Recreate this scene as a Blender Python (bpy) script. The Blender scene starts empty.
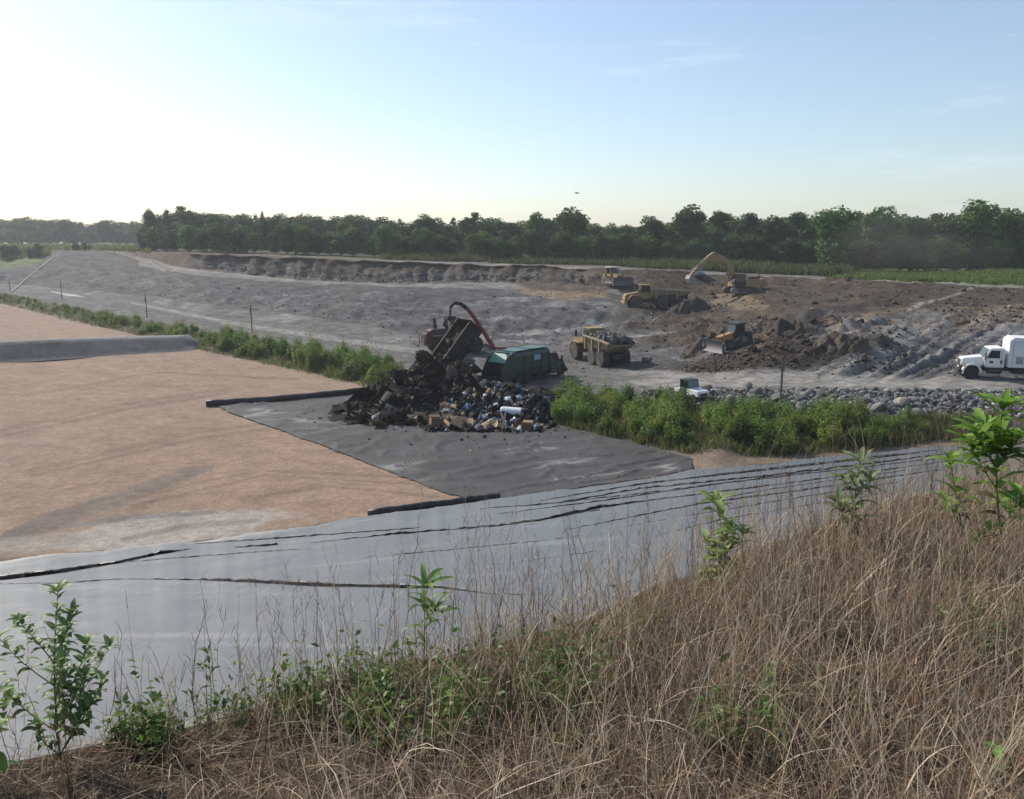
import bpy, bmesh, math, random
import numpy as np
from mathutils import Vector, Matrix, Euler
from mathutils.bvhtree import BVHTree

S = bpy.context.scene
COL = S.collection
R = math.radians
RNG = np.random.default_rng(11)
random.seed(5)

# ------------------------------------------------------------------ camera
F = 850.0
CX, CY = 512.0, 399.5
HOR = 240.0
PITCH = math.atan((CY - HOR) / F)
CZ = 15.0                      # eye height above the pit datum (pit floor is 1.5)
cam_d = bpy.data.cameras.new('camera')
cam = bpy.data.objects.new('camera', cam_d)
COL.objects.link(cam)
cam.location = (0, 0, CZ)
cam.rotation_euler = (math.pi / 2 - PITCH, 0, 0)
cam_d.sensor_width = 36.0
cam_d.lens = 36.0 * F / 1024.0
cam_d.clip_start = 0.05
cam_d.clip_end = 9000
S.camera = cam
SP, CP = math.sin(PITCH), math.cos(PITCH)


def ray(px, py):
    """unit-forward ray (y = 1) through a picture point; arrays allowed"""
    cx = (np.asarray(px, float) - CX) / F
    cy = -(np.asarray(py, float) - CY) / F
    y = CP + cy * SP
    z = -SP + cy * CP
    return cx / y, z / y


def P(px, py, d):
    rx, rz = ray(px, py)
    return Vector((float(rx * d), float(d), float(CZ + rz * d)))


def dist_for_z(px, py, z):
    rx, rz = ray(px, py)
    return (z - CZ) / rz


def GZ(px, py, z):
    return P(px, py, float(dist_for_z(px, py, z)))


# ------------------------------------------------------------------ noise (numpy)
def _hash(ix, iy, seed):
    h = (ix.astype(np.int64) * 374761393 + iy.astype(np.int64) * 668265263 + seed * 982451653) & 0x7fffffff
    h = ((h ^ (h >> 13)) * 1274126177) & 0x7fffffff
    h = (h ^ (h >> 16)) & 0xffff
    return h / 65535.0


def vnoise(x, y, seed=0):
    x = np.asarray(x, float); y = np.asarray(y, float)
    ix, iy = np.floor(x), np.floor(y)
    fx, fy = x - ix, y - iy
    fx = fx * fx * (3 - 2 * fx); fy = fy * fy * (3 - 2 * fy)
    a = _hash(ix, iy, seed); b = _hash(ix + 1, iy, seed)
    c = _hash(ix, iy + 1, seed); d = _hash(ix + 1, iy + 1, seed)
    return (a + (b - a) * fx) * (1 - fy) + (c + (d - c) * fx) * fy


def fbm(x, y, seed=0, o=4, g=0.5):
    s = 0; a = 1; t = 0
    for k in range(o):
        s = s + a * (vnoise(x * 2 ** k, y * 2 ** k, seed + k * 17) * 2 - 1); t += a; a *= g
    return s / t


def sstep(a, b, x):
    t = np.clip((x - a) / (b - a), 0, 1)
    return t * t * (3 - 2 * t)


# ------------------------------------------------------------------ materials
def nt(name):
    m = bpy.data.materials.new(name)
    m.use_nodes = True
    n = m.node_tree
    return m, n, n.nodes['Principled BSDF']


def mat(name, col, rough=0.6, metal=0.0, dirt=None, amount=0.45, scale=1.5, spec=0.4, var=0.18, bump=0.0, bscale=20):
    """procedural paint/steel/earth: base colour with noise variation and patchy dirt"""
    m, n, b = nt(name)
    L = n.links.new
    tc = n.nodes.new('ShaderNodeTexCoord')
    nz = n.nodes.new('ShaderNodeTexNoise'); nz.inputs['Scale'].default_value = scale
    nz.inputs['Detail'].default_value = 6; nz.inputs['Roughness'].default_value = 0.65
    L(tc.outputs['Object'], nz.inputs['Vector'])
    r = n.nodes.new('ShaderNodeValToRGB')
    r.color_ramp.elements[0].position = 0.38; r.color_ramp.elements[1].position = 0.66
    if dirt is None:
        dirt = tuple(c * (1 - var) for c in col); amount = 1.0
    r.color_ramp.elements[0].color = (*col, 1)
    r.color_ramp.elements[1].color = (*[c * (1 - amount) + d * amount for c, d in zip(col, dirt)], 1)
    L(nz.outputs['Fac'], r.inputs['Fac'])
    L(r.outputs['Color'], b.inputs['Base Color'])
    b.inputs['Roughness'].default_value = rough
    b.inputs['Metallic'].default_value = metal
    b.inputs['Specular IOR Level'].default_value = spec
    if bump:
        n2 = n.nodes.new('ShaderNodeTexNoise'); n2.inputs['Scale'].default_value = bscale; n2.inputs['Detail'].default_value = 5
        L(tc.outputs['Object'], n2.inputs['Vector'])
        bp = n.nodes.new('ShaderNodeBump'); bp.inputs['Strength'].default_value = bump; bp.inputs['Distance'].default_value = 0.1
        L(n2.outputs['Fac'], bp.inputs['Height']); L(bp.outputs['Normal'], b.inputs['Normal'])
    return m


def attr_mat(name, rough=0.95, scale=(0.7, 5.0), var=0.35, bump=0.5, bdist=0.08, bscale=6.0, spec=0.15, transl=0.0, rnd=0.0):
    """surface colour comes from the mesh attribute 'col', broken up by two noises"""
    m, n, b = nt(name)
    L = n.links.new
    at = n.nodes.new('ShaderNodeAttribute'); at.attribute_name = 'col'
    tc = n.nodes.new('ShaderNodeTexCoord')
    prev = at.outputs['Color']
    if rnd:                                   # each copy is a slightly different plant
        oi = n.nodes.new('ShaderNodeObjectInfo')
        hs = n.nodes.new('ShaderNodeHueSaturation')
        for sock, a_, b_ in (('Hue', .5 - rnd * .09, .5 + rnd * .05), ('Value', 1 - rnd, 1 + rnd)):
            r_ = n.nodes.new('ShaderNodeMapRange'); r_.inputs['To Min'].default_value = a_; r_.inputs['To Max'].default_value = b_
            if sock == 'Hue':
                mm = n.nodes.new('ShaderNodeMath'); mm.operation = 'FRACT'; m7 = n.nodes.new('ShaderNodeMath'); m7.operation = 'MULTIPLY'; m7.inputs[1].default_value = 7.31
                L(oi.outputs['Random'], m7.inputs[0]); L(m7.outputs[0], mm.inputs[0]); L(mm.outputs[0], r_.inputs['Value'])
            else: L(oi.outputs['Random'], r_.inputs['Value'])
            L(r_.outputs['Result'], hs.inputs[sock])
        L(prev, hs.inputs['Color']); prev = hs.outputs['Color']
    if var:
        for k, s in enumerate(scale):
            nz = n.nodes.new('ShaderNodeTexNoise'); nz.inputs['Scale'].default_value = s
            nz.inputs['Detail'].default_value = 8; nz.inputs['Roughness'].default_value = 0.7
            L(tc.outputs['Object'], nz.inputs['Vector'])
            mr = n.nodes.new('ShaderNodeMapRange')
            mr.inputs['From Min'].default_value = 0.3; mr.inputs['From Max'].default_value = 0.7
            mr.inputs['To Min'].default_value = 1 - var; mr.inputs['To Max'].default_value = 1 + var
            L(nz.outputs['Fac'], mr.inputs['Value'])
            mx = n.nodes.new('ShaderNodeVectorMath'); mx.operation = 'SCALE'
            L(prev, mx.inputs[0]); L(mr.outputs['Result'], mx.inputs['Scale'])
            prev = mx.outputs['Vector']
    L(prev, b.inputs['Base Color'])
    b.inputs['Roughness'].default_value = rough
    b.inputs['Specular IOR Level'].default_value = spec
    if bump:
        n2 = n.nodes.new('ShaderNodeTexNoise'); n2.inputs['Scale'].default_value = bscale
        n2.inputs['Detail'].default_value = 8; n2.inputs['Roughness'].default_value = 0.7
        L(tc.outputs['Object'], n2.inputs['Vector'])
        bp = n.nodes.new('ShaderNodeBump'); bp.inputs['Strength'].default_value = bump; bp.inputs['Distance'].default_value = bdist
        L(n2.outputs['Fac'], bp.inputs['Height']); L(bp.outputs['Normal'], b.inputs['Normal'])
    if transl:
        tr = n.nodes.new('ShaderNodeBsdfTranslucent')
        L(prev, tr.inputs['Color'])
        mx = n.nodes.new('ShaderNodeMixShader'); mx.inputs['Fac'].default_value = transl
        out = n.nodes['Material Output']
        L(b.outputs['BSDF'], mx.inputs[1]); L(tr.outputs['BSDF'], mx.inputs[2]); L(mx.outputs['Shader'], out.inputs['Surface'])
    return m


# ------------------------------------------------------------------ objects
def tag(o, label=None, cat=None, group=None, kind=None):
    if label: o['label'] = label
    if cat: o['category'] = cat
    if group: o['group'] = group
    if kind: o['kind'] = kind
    return o


def link(name, data, parent=None):
    o = bpy.data.objects.new(name, data)
    COL.objects.link(o)
    if parent is not None: o.parent = parent
    return o


def empty(name, label, cat, group=None):
    o = bpy.data.objects.new(name, None)
    o.empty_display_size = 0.3
    COL.objects.link(o)
    return tag(o, label, cat, group)


def copy_tree(o, parent=None):
    c = o.copy(); COL.objects.link(c); c.parent = parent
    for ch in list(o.children): copy_tree(ch, c)
    return c


def np_mesh(name, V, Q, m, col=None, smooth=False, parent=None, fcol=None):
    """V (n,3); Q list/array of equal-length faces; col per-vertex rgb, fcol per-face rgb"""
    V = np.asarray(V, np.float32); Q = np.asarray(Q, np.int32)
    me = bpy.data.meshes.new(name)
    k = Q.shape[1]
    me.vertices.add(len(V)); me.vertices.foreach_set('co', V.ravel())
    me.loops.add(Q.size); me.loops.foreach_set('vertex_index', Q.ravel())
    me.polygons.add(len(Q)); me.polygons.foreach_set('loop_start', np.arange(0, Q.size, k, dtype=np.int32))
    if smooth: me.polygons.foreach_set('use_smooth', np.ones(len(Q), bool))
    me.update(calc_edges=True)
    if col is not None or fcol is not None:
        dom = 'POINT' if col is not None else 'FACE'
        src = col if col is not None else fcol
        a = me.attributes.new('col', 'FLOAT_COLOR', dom)
        c4 = np.ones((len(src), 4), np.float32); c4[:, :3] = src
        a.data.foreach_set('color', c4.ravel())
    me.materials.append(m)
    return link(name, me, parent)


def grid_faces(nr, nc):
    i = np.arange(nr - 1)[:, None]; j = np.arange(nc - 1)[None, :]
    a = (i * nc + j)
    return np.stack([a, a + 1, a + nc + 1, a + nc], -1).reshape(-1, 4)


class MB:
    """collects shapes; build() links them as ONE mesh object"""
    def __init__(s): s.bm = bmesh.new()

    def face_set(s, vs, fs, M=None):
        bv = [s.bm.verts.new(M @ Vector(v) if M is not None else v) for v in vs]
        for f in fs:
            try: s.bm.faces.new([bv[i] for i in f])
            except ValueError: pass
        return s

    def box(s, x0, x1, y0, y1, z0, z1, M=None, tx=1.0, ty=1.0):
        cx, cy = (x0 + x1) / 2, (y0 + y1) / 2
        t = lambda x, y: (cx + (x - cx) * tx, cy + (y - cy) * ty)
        vs = [(x0, y0, z0), (x1, y0, z0), (x1, y1, z0), (x0, y1, z0),
              (*t(x0, y0), z1), (*t(x1, y0), z1), (*t(x1, y1), z1), (*t(x0, y1), z1)]
        return s.face_set(vs, [(3, 2, 1, 0), (4, 5, 6, 7), (0, 1, 5, 4), (1, 2, 6, 5), (2, 3, 7, 6), (3, 0, 4, 7)], M)

    def prism(s, pts, y0, y1, M=None, inset=0.0):
        """xz polygon extruded along y"""
        n = len(pts)
        vs = [(x, y0, z) for x, z in pts] + [(x, y1, z) for x, z in pts]
        fs = [tuple(range(n)), tuple(range(2 * n - 1, n - 1, -1))]
        fs += [(i, i + n, (i + 1) % n + n, (i + 1) % n) for i in range(n)]
        return s.face_set(vs, fs, M)

    def tube(s, pts, r, n=8, M=None, r1=None, cap=True):
        pts = [Vector(p) for p in pts]
        vs = []; k = len(pts)
        for i, p in enumerate(pts):
            d = (pts[min(i + 1, k - 1)] - pts[max(i - 1, 0)]).normalized()
            a = d.orthogonal().normalized() if abs(d.z) > 0.95 else d.cross(Vector((0, 0, 1))).normalized()
            b = d.cross(a)
            rr = r if r1 is None else r + (r1 - r) * i / (k - 1)
            for j in range(n):
                t = 2 * math.pi * j / n
                vs.append(p + a * math.cos(t) * rr + b * math.sin(t) * rr)
        fs = [(i * n + j, i * n + (j + 1) % n, (i + 1) * n + (j + 1) % n, (i + 1) * n + j) for i in range(k - 1) for j in range(n)]
        if cap: fs += [tuple(range(n - 1, -1, -1)), tuple(range((k - 1) * n, k * n))]
        return s.face_set(vs, fs, M)

    def lathe_y(s, prof, cx, cz, n=20, M=None):
        """prof: list of (radius, y); axis along y"""
        vs = []; k = len(prof)
        for r, y in prof:
            for j in range(n):
                t = 2 * math.pi * j / n
                vs.append((cx + r * math.cos(t), y, cz + r * math.sin(t)))
        fs = [(i * n + j, (i + 1) * n + j, (i + 1) * n + (j + 1) % n, i * n + (j + 1) % n) for i in range(k - 1) for j in range(n)]
        fs += [tuple(range(n)), tuple(range(k * n - 1, (k - 1) * n - 1, -1))]
        return s.face_set(vs, fs, M)

    def build(s, name, m, parent=None, bevel=0.0, smooth=False, seg=2):
        bmesh.ops.recalc_face_normals(s.bm, faces=s.bm.faces[:])
        if bevel:
            es = [e for e in s.bm.edges if len(e.link_faces) == 2 and e.calc_face_angle(0) > 0.6]
            try: bmesh.ops.bevel(s.bm, geom=es, offset=bevel, segments=seg, affect='EDGES', clamp_overlap=True)
            except Exception: pass
        me = bpy.data.meshes.new(name)
        s.bm.to_mesh(me); s.bm.free()
        if smooth:
            for p in me.polygons: p.use_smooth = True
        me.materials.append(m)
        return link(name, me, parent)


def lerp_line(pts, px):
    """pts: list of (px, a, b..) -> interpolated, smooth"""
    a = np.array(pts, float)
    return [np.interp(px, a[:, 0], a[:, k]) for k in range(1, a.shape[1])]
# ================================================================== sky, sun, haze
SUN_AZ = R(-49)          # to the left of the view direction
SUN_EL = R(36)
w = bpy.data.worlds.new('World'); S.world = w
w.use_nodes = True
wn = w.node_tree; wl = wn.links.new
bg = wn.nodes['Background']
sky = wn.nodes.new('ShaderNodeTexSky'); sky.sky_type = 'NISHITA'; sky.sun_disc = False
sky.sun_elevation = SUN_EL; sky.sun_rotation = SUN_AZ      # rotation is clockwise from +Y seen from above
sky.altitude = 150; sky.air_density = 1.0; sky.dust_density = 0.95; sky.ozone_density = 2.0
# thin cirrus: stretched noise on the sky direction
wtc = wn.nodes.new('ShaderNodeTexCoord')
wmap = wn.nodes.new('ShaderNodeMapping'); wmap.inputs['Scale'].default_value = (2.2, 2.2, 16.0); wmap.inputs['Rotation'].default_value = (0.0, R(4), 0)
wl(wtc.outputs['Generated'], wmap.inputs['Vector'])
wnz = wn.nodes.new('ShaderNodeTexNoise'); wnz.inputs['Scale'].default_value = 1.6; wnz.inputs['Detail'].default_value = 9; wnz.inputs['Roughness'].default_value = 0.62
wl(wmap.outputs['Vector'], wnz.inputs['Vector'])
wr = wn.nodes.new('ShaderNodeMapRange'); wr.inputs['From Min'].default_value = 0.58; wr.inputs['From Max'].default_value = 0.82
wr.inputs['To Min'].default_value = 0.12; wr.inputs['To Max'].default_value = 0.72
wl(wnz.outputs['Fac'], wr.inputs['Value'])
wmx = wn.nodes.new('ShaderNodeMix'); wmx.data_type = 'RGBA'
wl(wr.outputs['Result'], wmx.inputs['Factor'])
wl(sky.outputs['Color'], wmx.inputs['A']); wmx.inputs['B'].default_value = (6.0, 6.75, 7.5, 1)
wl(wmx.outputs['Result'], bg.inputs['Color'])
bg.inputs['Strength'].default_value = 0.125

sd = bpy.data.lights.new('sun', 'SUN'); sd.energy = 4.5; sd.angle = R(0.6); sd.color = (1.0, 0.925, 0.82)
so = link('sun', sd)
sv = Vector((math.sin(SUN_AZ) * math.cos(SUN_EL), math.cos(SUN_AZ) * math.cos(SUN_EL), math.sin(SUN_EL)))
so.rotation_euler = sv.to_track_quat('Z', 'Y').to_euler()
so.location = (-40, 20, 60)

S.view_settings.view_transform = 'Standard'; S.view_settings.look = 'None'
S.view_settings.exposure = 0.26; S.view_settings.gamma = 1.0

# ================================================================== terrain
ZF = CZ - 13.5           # pit floor
# feature lines, far -> near.  rows: (px, py, forward distance)
def zline(pts, dz):       # (px, py, z below eye) -> (px, py, d)
    return [(a, b, float(dist_for_z(a, b, CZ - c))) for a, b, c in pts]

L0 = [(-500, 0, 3200), (1500, 0, 3200)]
L1 = [(-500, 244.2, 480), (0, 244, 480), (110, 244.5, 440), (150, 247, 300), (200, 248, 235), (300, 252, 215), (400, 256, 210), (520, 260, 205),
      (600, 263, 200), (680, 265, 195), (760, 267, 190), (880, 272, 180), (1024, 271, 180), (1500, 271, 180)]
L2 = [(-500, 251, 290), (0, 251, 292), (60, 250, 285), (100, 251, 262), (150, 252, 228), (200, 254, 196), (300, 258, 178), (400, 262, 166), (520, 266, 158),
      (600, 268, 153), (680, 272, 143), (760, 277, 145), (880, 282, 130), (1024, 288, 124), (1500, 292, 120)]
L3 = [(-500, 262, 275), (0, 263, 272), (60, 255, 262), (100, 255, 250), (150, 262, 218), (200, 270, 192), (300, 280, 172), (400, 284, 160), (520, 282, 152),
      (600, 286, 145), (680, 303, 136), (760, 288, 128), (880, 290, 118), (1024, 295, 115), (1500, 300, 112)]
L4 = [(-500, 270, 262), (0, 270, 258), (60, 262, 252), (100, 262, 240), (150, 268, 212), (200, 276, 186), (300, 283, 168), (400, 287, 155), (520, 290, 148),
      (600, 291, 142), (680, 307, 130), (725, 302, 124), (760, 296, 118), (880, 298, 110), (1024, 306, 105), (1500, 312, 100)]
L5 = [(-500, 274, 255), (0, 272, 254), (100, 270, 230), (150, 275, 205), (200, 282, 180), (300, 290, 160), (400, 294, 146), (520, 298, 140),
      (600, 300, 134), (680, 313, 125), (725, 322, 108), (760, 333, 96), (820, 332, 92), (880, 325, 92), (1024, 330, 90), (1500, 336, 85)]
L6 = [(-500, 283, 246), (0, 283, 244), (100, 292, 195), (150, 296, 178), (200, 304, 155), (300, 315, 134), (400, 332, 112), (520, 345, 104),
      (600, 350, 101), (660, 356, 92), (690, 362, 84), (720, 355, 81), (760, 348, 79), (820, 340, 80.5), (870, 342, 81), (900, 362, 76), (1024, 372, 74), (1500, 374, 74)]
L7 = zline([(-500, 280, 12.4), (0, 285, 12.4), (100, 297, 12.4), (150, 302, 12.4), (200, 312, 12.4), (300, 325, 12.4), (400, 345, 12.4), (520, 362, 12.9),
            (600, 371, 13.0), (640, 374, 12.6), (680, 375, 12.0), (760, 374, 11.55), (820, 375.5, 11.5), (880, 377, 11.5), (1024, 378, 11.4), (1500, 380, 11.4)], 0)
L8 = zline([(-500, 286, 12.5), (0, 290, 12.5), (100, 308, 12.5), (150, 316, 12.5), (200, 326, 12.5), (300, 341, 12.5), (400, 360, 12.5), (520, 383, 13.0),
            (600, 385, 12.9), (640, 387, 12.5), (680, 386, 12.1), (760, 386, 11.65), (880, 387.5, 11.65), (1024, 389, 11.6), (1500, 392, 11.6)], 0)
L9 = zline([(-500, 289, 12.6), (0, 293, 12.6), (100, 313, 12.6), (150, 322, 12.6), (200, 332, 12.6), (300, 347, 12.6), (400, 366, 12.7), (480, 386, 13.2), (520, 394, 13.2),
            (600, 400, 12.9), (680, 407, 12.7), (760, 413, 12.6), (880, 419, 12.5), (1024, 419, 12.45), (1500, 421, 12.4)], 0)
L10 = zline([(-500, 296, 13.5), (0, 303, 13.5), (100, 327, 13.5), (150, 338, 13.5), (200, 350, 13.5), (300, 371, 13.5), (400, 394, 13.5), (470, 405, 13.5), (560, 426, 13.5),
             (620, 440, 13.5), (690, 455, 13.5), (760, 457, 13.5), (800, 455, 13.5), (880, 448, 13.5), (930, 441, 13.45), (1024, 436, 13.4), (1500, 430, 13.4)], 0)
L11p = [(-500, 700), (-200, 610), (0, 560), (100, 551), (200, 541), (280, 530), (350, 519), (430, 509), (500, 499), (600, 485), (690, 471), (800, 461), (930, 447), (1024, 441), (1500, 436)]
L11 = zline([(a, b, 13.5) for a, b in L11p], 0)
CREST = [(-500, 960), (-200, 835), (0, 772), (100, 747), (250, 712), (400, 667), (500, 642), (600, 613), (700, 573), (800, 532), (900, 502), (1024, 472), (1200, 452), (1500, 436)]
def crest_z(d): return CZ - 1.62 - 0.058 * d


def crest_pd(px):
    """crest of the foreground bank for a picture column -> (py, d)"""
    py = np.interp(px, [c[0] for c in CREST], [c[1] for c in CREST])
    rx, rz = ray(px, py)
    return py, 1.62 / (-rz - 0.058)


pxs = np.concatenate([np.arange(-500, -60, 9.0), np.arange(-60, 1084, 2.6), np.arange(1084, 1500, 9.0)])
lines = [L1, L2, L3, L4, L5, L6, L7, L8, L9, L10, L11]
knots = []
for ln in lines:
    py, d = lerp_line(ln, pxs)
    ker = np.ones(9) / 9                                        # soften the corners of the feature lines
    py = np.convolve(np.pad(py, 4, 'edge'), ker, 'valid'); d = np.convolve(np.pad(d, 4, 'edge'), ker, 'valid')
    rx, rz = ray(pxs, py)
    knots.append((rx * d, d, CZ + rz * d, py))
rx, rz = ray(pxs, np.full_like(pxs, 244.0))
k0 = (rx * 3200, np.full_like(pxs, 3200.0), np.full_like(pxs, CZ - 3.0), np.full_like(pxs, 240.5))
cpy, cd = crest_pd(pxs)
rx, rz = ray(pxs, cpy)
k12 = (rx * cd, cd, CZ + rz * cd - 0.7, cpy)
k11b = (knots[-1][0], knots[-1][1], knots[-1][2], knots[-1][3])
K = [k0] + knots + [k12]
nrow = [26, 34, 44, 14, 24, 72, 34, 18, 34, 40, 150, 26]
VX, VY, VZ, VP, BAND, TT = [], [], [], [], [], []
for b in range(12):
    A, B = K[b], K[b + 1]
    n = nrow[b]
    for i in range(n + (b == 11)):
        t = i / n
        if b == 0: t = 1 - (1 - t) ** 3
        tt = t
        if b == 10: # even rows on screen on the flat floor
            pyr = A[3] + (B[3] - A[3]) * t
            _, rzz = ray(pxs, pyr)
            dd = (ZF - CZ) / rzz
            dd = np.clip((dd - A[1]) / (B[1] - A[1]), 0, 1); tt = dd
        VX.append(A[0] + (B[0] - A[0]) * tt); VY.append(A[1] + (B[1] - A[1]) * tt); VZ.append(A[2] + (B[2] - A[2]) * tt)
        VP.append(A[3] + (B[3] - A[3]) * t); BAND.append(b); TT.append(t)
VX, VY, VZ, VP = map(np.array, (VX, VY, VZ, VP))
BAND = np.array(BAND); TT = np.array(TT)
NR, NC = VX.shape
PX = np.broadcast_to(pxs, (NR, NC))
tb = np.broadcast_to(TT[:, None], (NR, NC)); bb = np.broadcast_to(BAND[:, None], (NR, NC))


def blob(cx, cy, rx_, ry_, ang=0, nz=0.5, sc=0.05, seed=3):
    a = R(ang); x = PX - cx; y = VP - cy
    u = (x * math.cos(a) + y * math.sin(a)) / rx_; v = (-x * math.sin(a) + y * math.cos(a)) / ry_
    r_ = np.sqrt(u * u + v * v) + nz * fbm(VX * sc * 3, VY * sc * 3, seed, 4)
    return 1 - sstep(0.75, 1.15, r_)


def near_line(pts, wd, nz=0.4, seed=9):
    """soft mask round a picture polyline, py as a function of px"""
    a = np.array(pts, float)
    y = np.interp(PX, a[:, 0], a[:, 1]); ok = (PX >= a[0, 0]) & (PX <= a[-1, 0])
    wv = np.interp(PX, a[:, 0], a[:, 2]) if a.shape[1] > 2 else wd
    dd = np.abs(VP - y) / wv + nz * fbm(VX * 0.25, VY * 0.25, seed, 4)
    return (1 - sstep(0.5, 1.1, dd)) * ok


# amplitude of relief by band (m)
amp = np.array([0.0, 0.1, 0.45, 0.12, 0.25, 0.55, 0.22, 0.05, 0.25, 0.15, 0.02, 0.0])
A_ = amp[bb]
nxt = amp[np.minimum(bb + 1, 11)]; A_ = A_ + (nxt - A_) * sstep(0.75, 1.0, tb)
A_ = A_ * (1 + 0.9 * blob(800, 320, 150, 45, 0, 0.2))
dirt_r = np.clip(blob(745, 322, 120, 38, 8) + blob(830, 300, 150, 16, 6) + blob(690, 290, 60, 14, 15) + 0.9 * blob(960, 298, 120, 12, 3) + blob(830, 352, 110, 20, -8), 0, 1)
relief = fbm(VX * 0.22, VY * 0.22, 1, 5, 0.55) * A_
ridge = (1 - np.abs(fbm(VX * 0.35 + VY * 0.28, (VY - VX * 0.6) * 0.09, 5, 4))) ** 3
relief += (ridge - 0.5) * A_ * np.where(PX > 500, 0.9, 0.5)
# flutes in the cut bank on the far left, leaning ribs on the right hand rock face
cliff = ((bb == 2) & (PX > 190) & (PX < 585)) * sstep(0, 0.15, tb) * (1 - sstep(0.9, 1, tb))
fl = fbm(PX * 0.16, tb * 1.2, 23, 4, 0.6)
VYd = VY + cliff * (fl * 2.2 + 0.9)
rib = fbm((PX + (VP - 340) * 1.9) * 0.055, (VP - PX * 0.2) * 0.012, 31, 4, 0.6)
rock_r = blob(930, 345, 130, 32, -4, 0.25)
relief += rock_r * rib * 0.85
gul = fbm((PX + (VP - 300) * 0.9) * 0.09, (VP) * 0.015, 61, 4, 0.6)
midslope = ((bb == 5) & (PX < 700)) * sstep(0, .2, tb) * (1 - sstep(.8, 1, tb))
relief += midslope * gul * 0.4
# windrow of dark spoil in front of the bulldozer and clods round it
relief += blob(800, 330, 75, 12, -8, 0.4) * 0.9 * (0.5 + fbm(VX * .5, VY * .5, 41, 4))
relief += blob(795, 318, 30, 9, 5, 0.3) * .5
# small brown mound at the edge of the strip
relief += np.exp(-(((PX - 722) / 17) ** 2 + ((VP - 452) / 9) ** 2)) * 0.55 * ((bb == 9) | (bb == 10))
VZd = VZ + relief * (bb > 0)
VZd = VZd - (bb == 11) * 0.5 * sstep(0, 0.1, tb) - ((bb == 0) * 0.0)

# ---- surface colour by what lies there; one slope face also holds painted shade
def C(*c): return np.array(c, float)
col = np.zeros((NR, NC, 3))
def lay(mask, c):
    global col
    m_ = np.clip(mask, 0, 1)[..., None]
    col = col * (1 - m_) + np.asarray(c) * m_

n1 = fbm(VX * 0.06, VY * 0.06, 51, 5); n2 = fbm(VX * 0.4, VY * 0.4, 52, 5); n3 = fbm(VX * 1.6, VY * 1.6, 53, 4)
SHALE_K = 1
SHALE, SHALE_L, BROWN, DARKB, TAN, DUST = C(.074, .073, .073), C(.128, .126, .122), C(.088, .067, .05), C(.042, .034, .028), C(.20, .145, .095), C(.25, .235, .212)
FLOOR = C(.265, .187, .134)
lay(np.ones((NR, NC)), SHALE)
lay((bb <= 1) * 1.0, C(.12, .15, .05))
lay((bb <= 1) * (PX > 130) * sstep(870, 850, PX), C(.045, .05, .022))
lay((bb == 1) * sstep(0.5, .6, tb + n2 * .06) * (PX > 130) * 1.0, C(.10, .09, .05))
lay((bb == 1) * sstep(0.72, .8, tb + n2 * .05) * (PX > 100), DUST * 0.55)
lay((bb == 2) * (PX > 120) * 1.0, BROWN)
lay((bb == 2) * (PX < 120), SHALE * 0.95)
lay((bb == 2) * (PX < 60) * sstep(62, 30, PX + n2 * 12), C(.10, .13, .05))
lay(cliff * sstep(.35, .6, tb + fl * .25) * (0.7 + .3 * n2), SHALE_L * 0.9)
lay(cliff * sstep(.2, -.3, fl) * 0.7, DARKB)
lay((bb == 3) * (PX > 140) * (PX < 640) * (0.75 + .4 * n2), DUST * 0.82)
lay((bb == 5) * sstep(0.1, .45, n2 + n1 * .5) * 0.75, SHALE_L)
lay((bb == 5) * sstep(0.2, .5, fbm(VX * .12, VY * .45, 77, 5)) * 0.6, SHALE_L * 1.25)
lay((bb == 5) * sstep(0.15, .5, -n1) * 0.5, SHALE * 0.75)
lay((bb == 5) * sstep(430, 520, PX) * sstep(720, 650, PX) * sstep(.12, .42, fbm(VX * .10 + VY * .05, VY * .33, 177, 5)) * .8, SHALE_L * 1.7)
lay(((bb == 6) | (bb == 7)) * sstep(660, 600, PX + 30 * n2), C(.115, .11, .105))
lay(((bb == 6) & (PX < 480)) * sstep(.0, .35, fbm(VX * .05, VY * .25, 78, 4)) * 0.8, DUST * .8)
# tracks over the mound at the left
lay(near_line([(108, 250, 1.0), (150, 262, 1.4), (165, 271, 2)], 1.5), DUST * .85)
lay(near_line([(120, 251, .7), (180, 269, 1.0), (330, 284, 1.6)], 1.5), DUST * .85)
lay(near_line([(50, 291, .8), (66, 294.5, 1.5), (84, 297, .8)], 2), C(.36, .35, .34))
lay(near_line([(130, 303, 1.2), (240, 325, 2.6), (420, 352, 3)], 2.5), DUST * .85)
# right-hand earthworks
lay(dirt_r * (bb > 1) * (bb < 7), BROWN * .82)
lay(dirt_r * (bb > 1) * (bb < 7) * sstep(-.05, .4, n2), DARKB)
lay((bb >= 2) * (bb < 4) * (PX > 620) * 0.8, BROWN * .75)
lay((bb == 6) * sstep(655, 705, PX + 25 * n2) * (PX < 895) * sstep(1.0, .72, tb), DARKB * 0.85)  # slope face turned from the sun: shade painted in as darker earth
lay(blob(565, 292, 45, 8, 0) * 0.9, TAN)
lay(blob(560, 284, 60, 6, 3) * .8, BROWN * .8)
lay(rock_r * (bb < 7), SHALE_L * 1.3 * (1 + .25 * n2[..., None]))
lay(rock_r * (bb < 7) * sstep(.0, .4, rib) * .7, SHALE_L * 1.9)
lay(blob(905, 322, 85, 14, -6, .5) * .85 * sstep(-.2, .3, n2), TAN * .95)
lay(blob(740, 303, 28, 9, 10, .5) * .7, TAN * .9)
lay(blob(1000, 318, 60, 14, -10, .5) * .6, TAN * .85)
lay(blob(785, 357, 108, 12, -7, .35) * (bb >= 5) * (bb < 7) * .95, DARKB * (1 + .35 * n2[..., None]))  # shaded band below the terrace, its shade put into the earth colour
lay(rock_r * (bb < 7) * sstep(.05, -.4, rib) * .55 * (dirt_r < .5), SHALE * .55)
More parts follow.
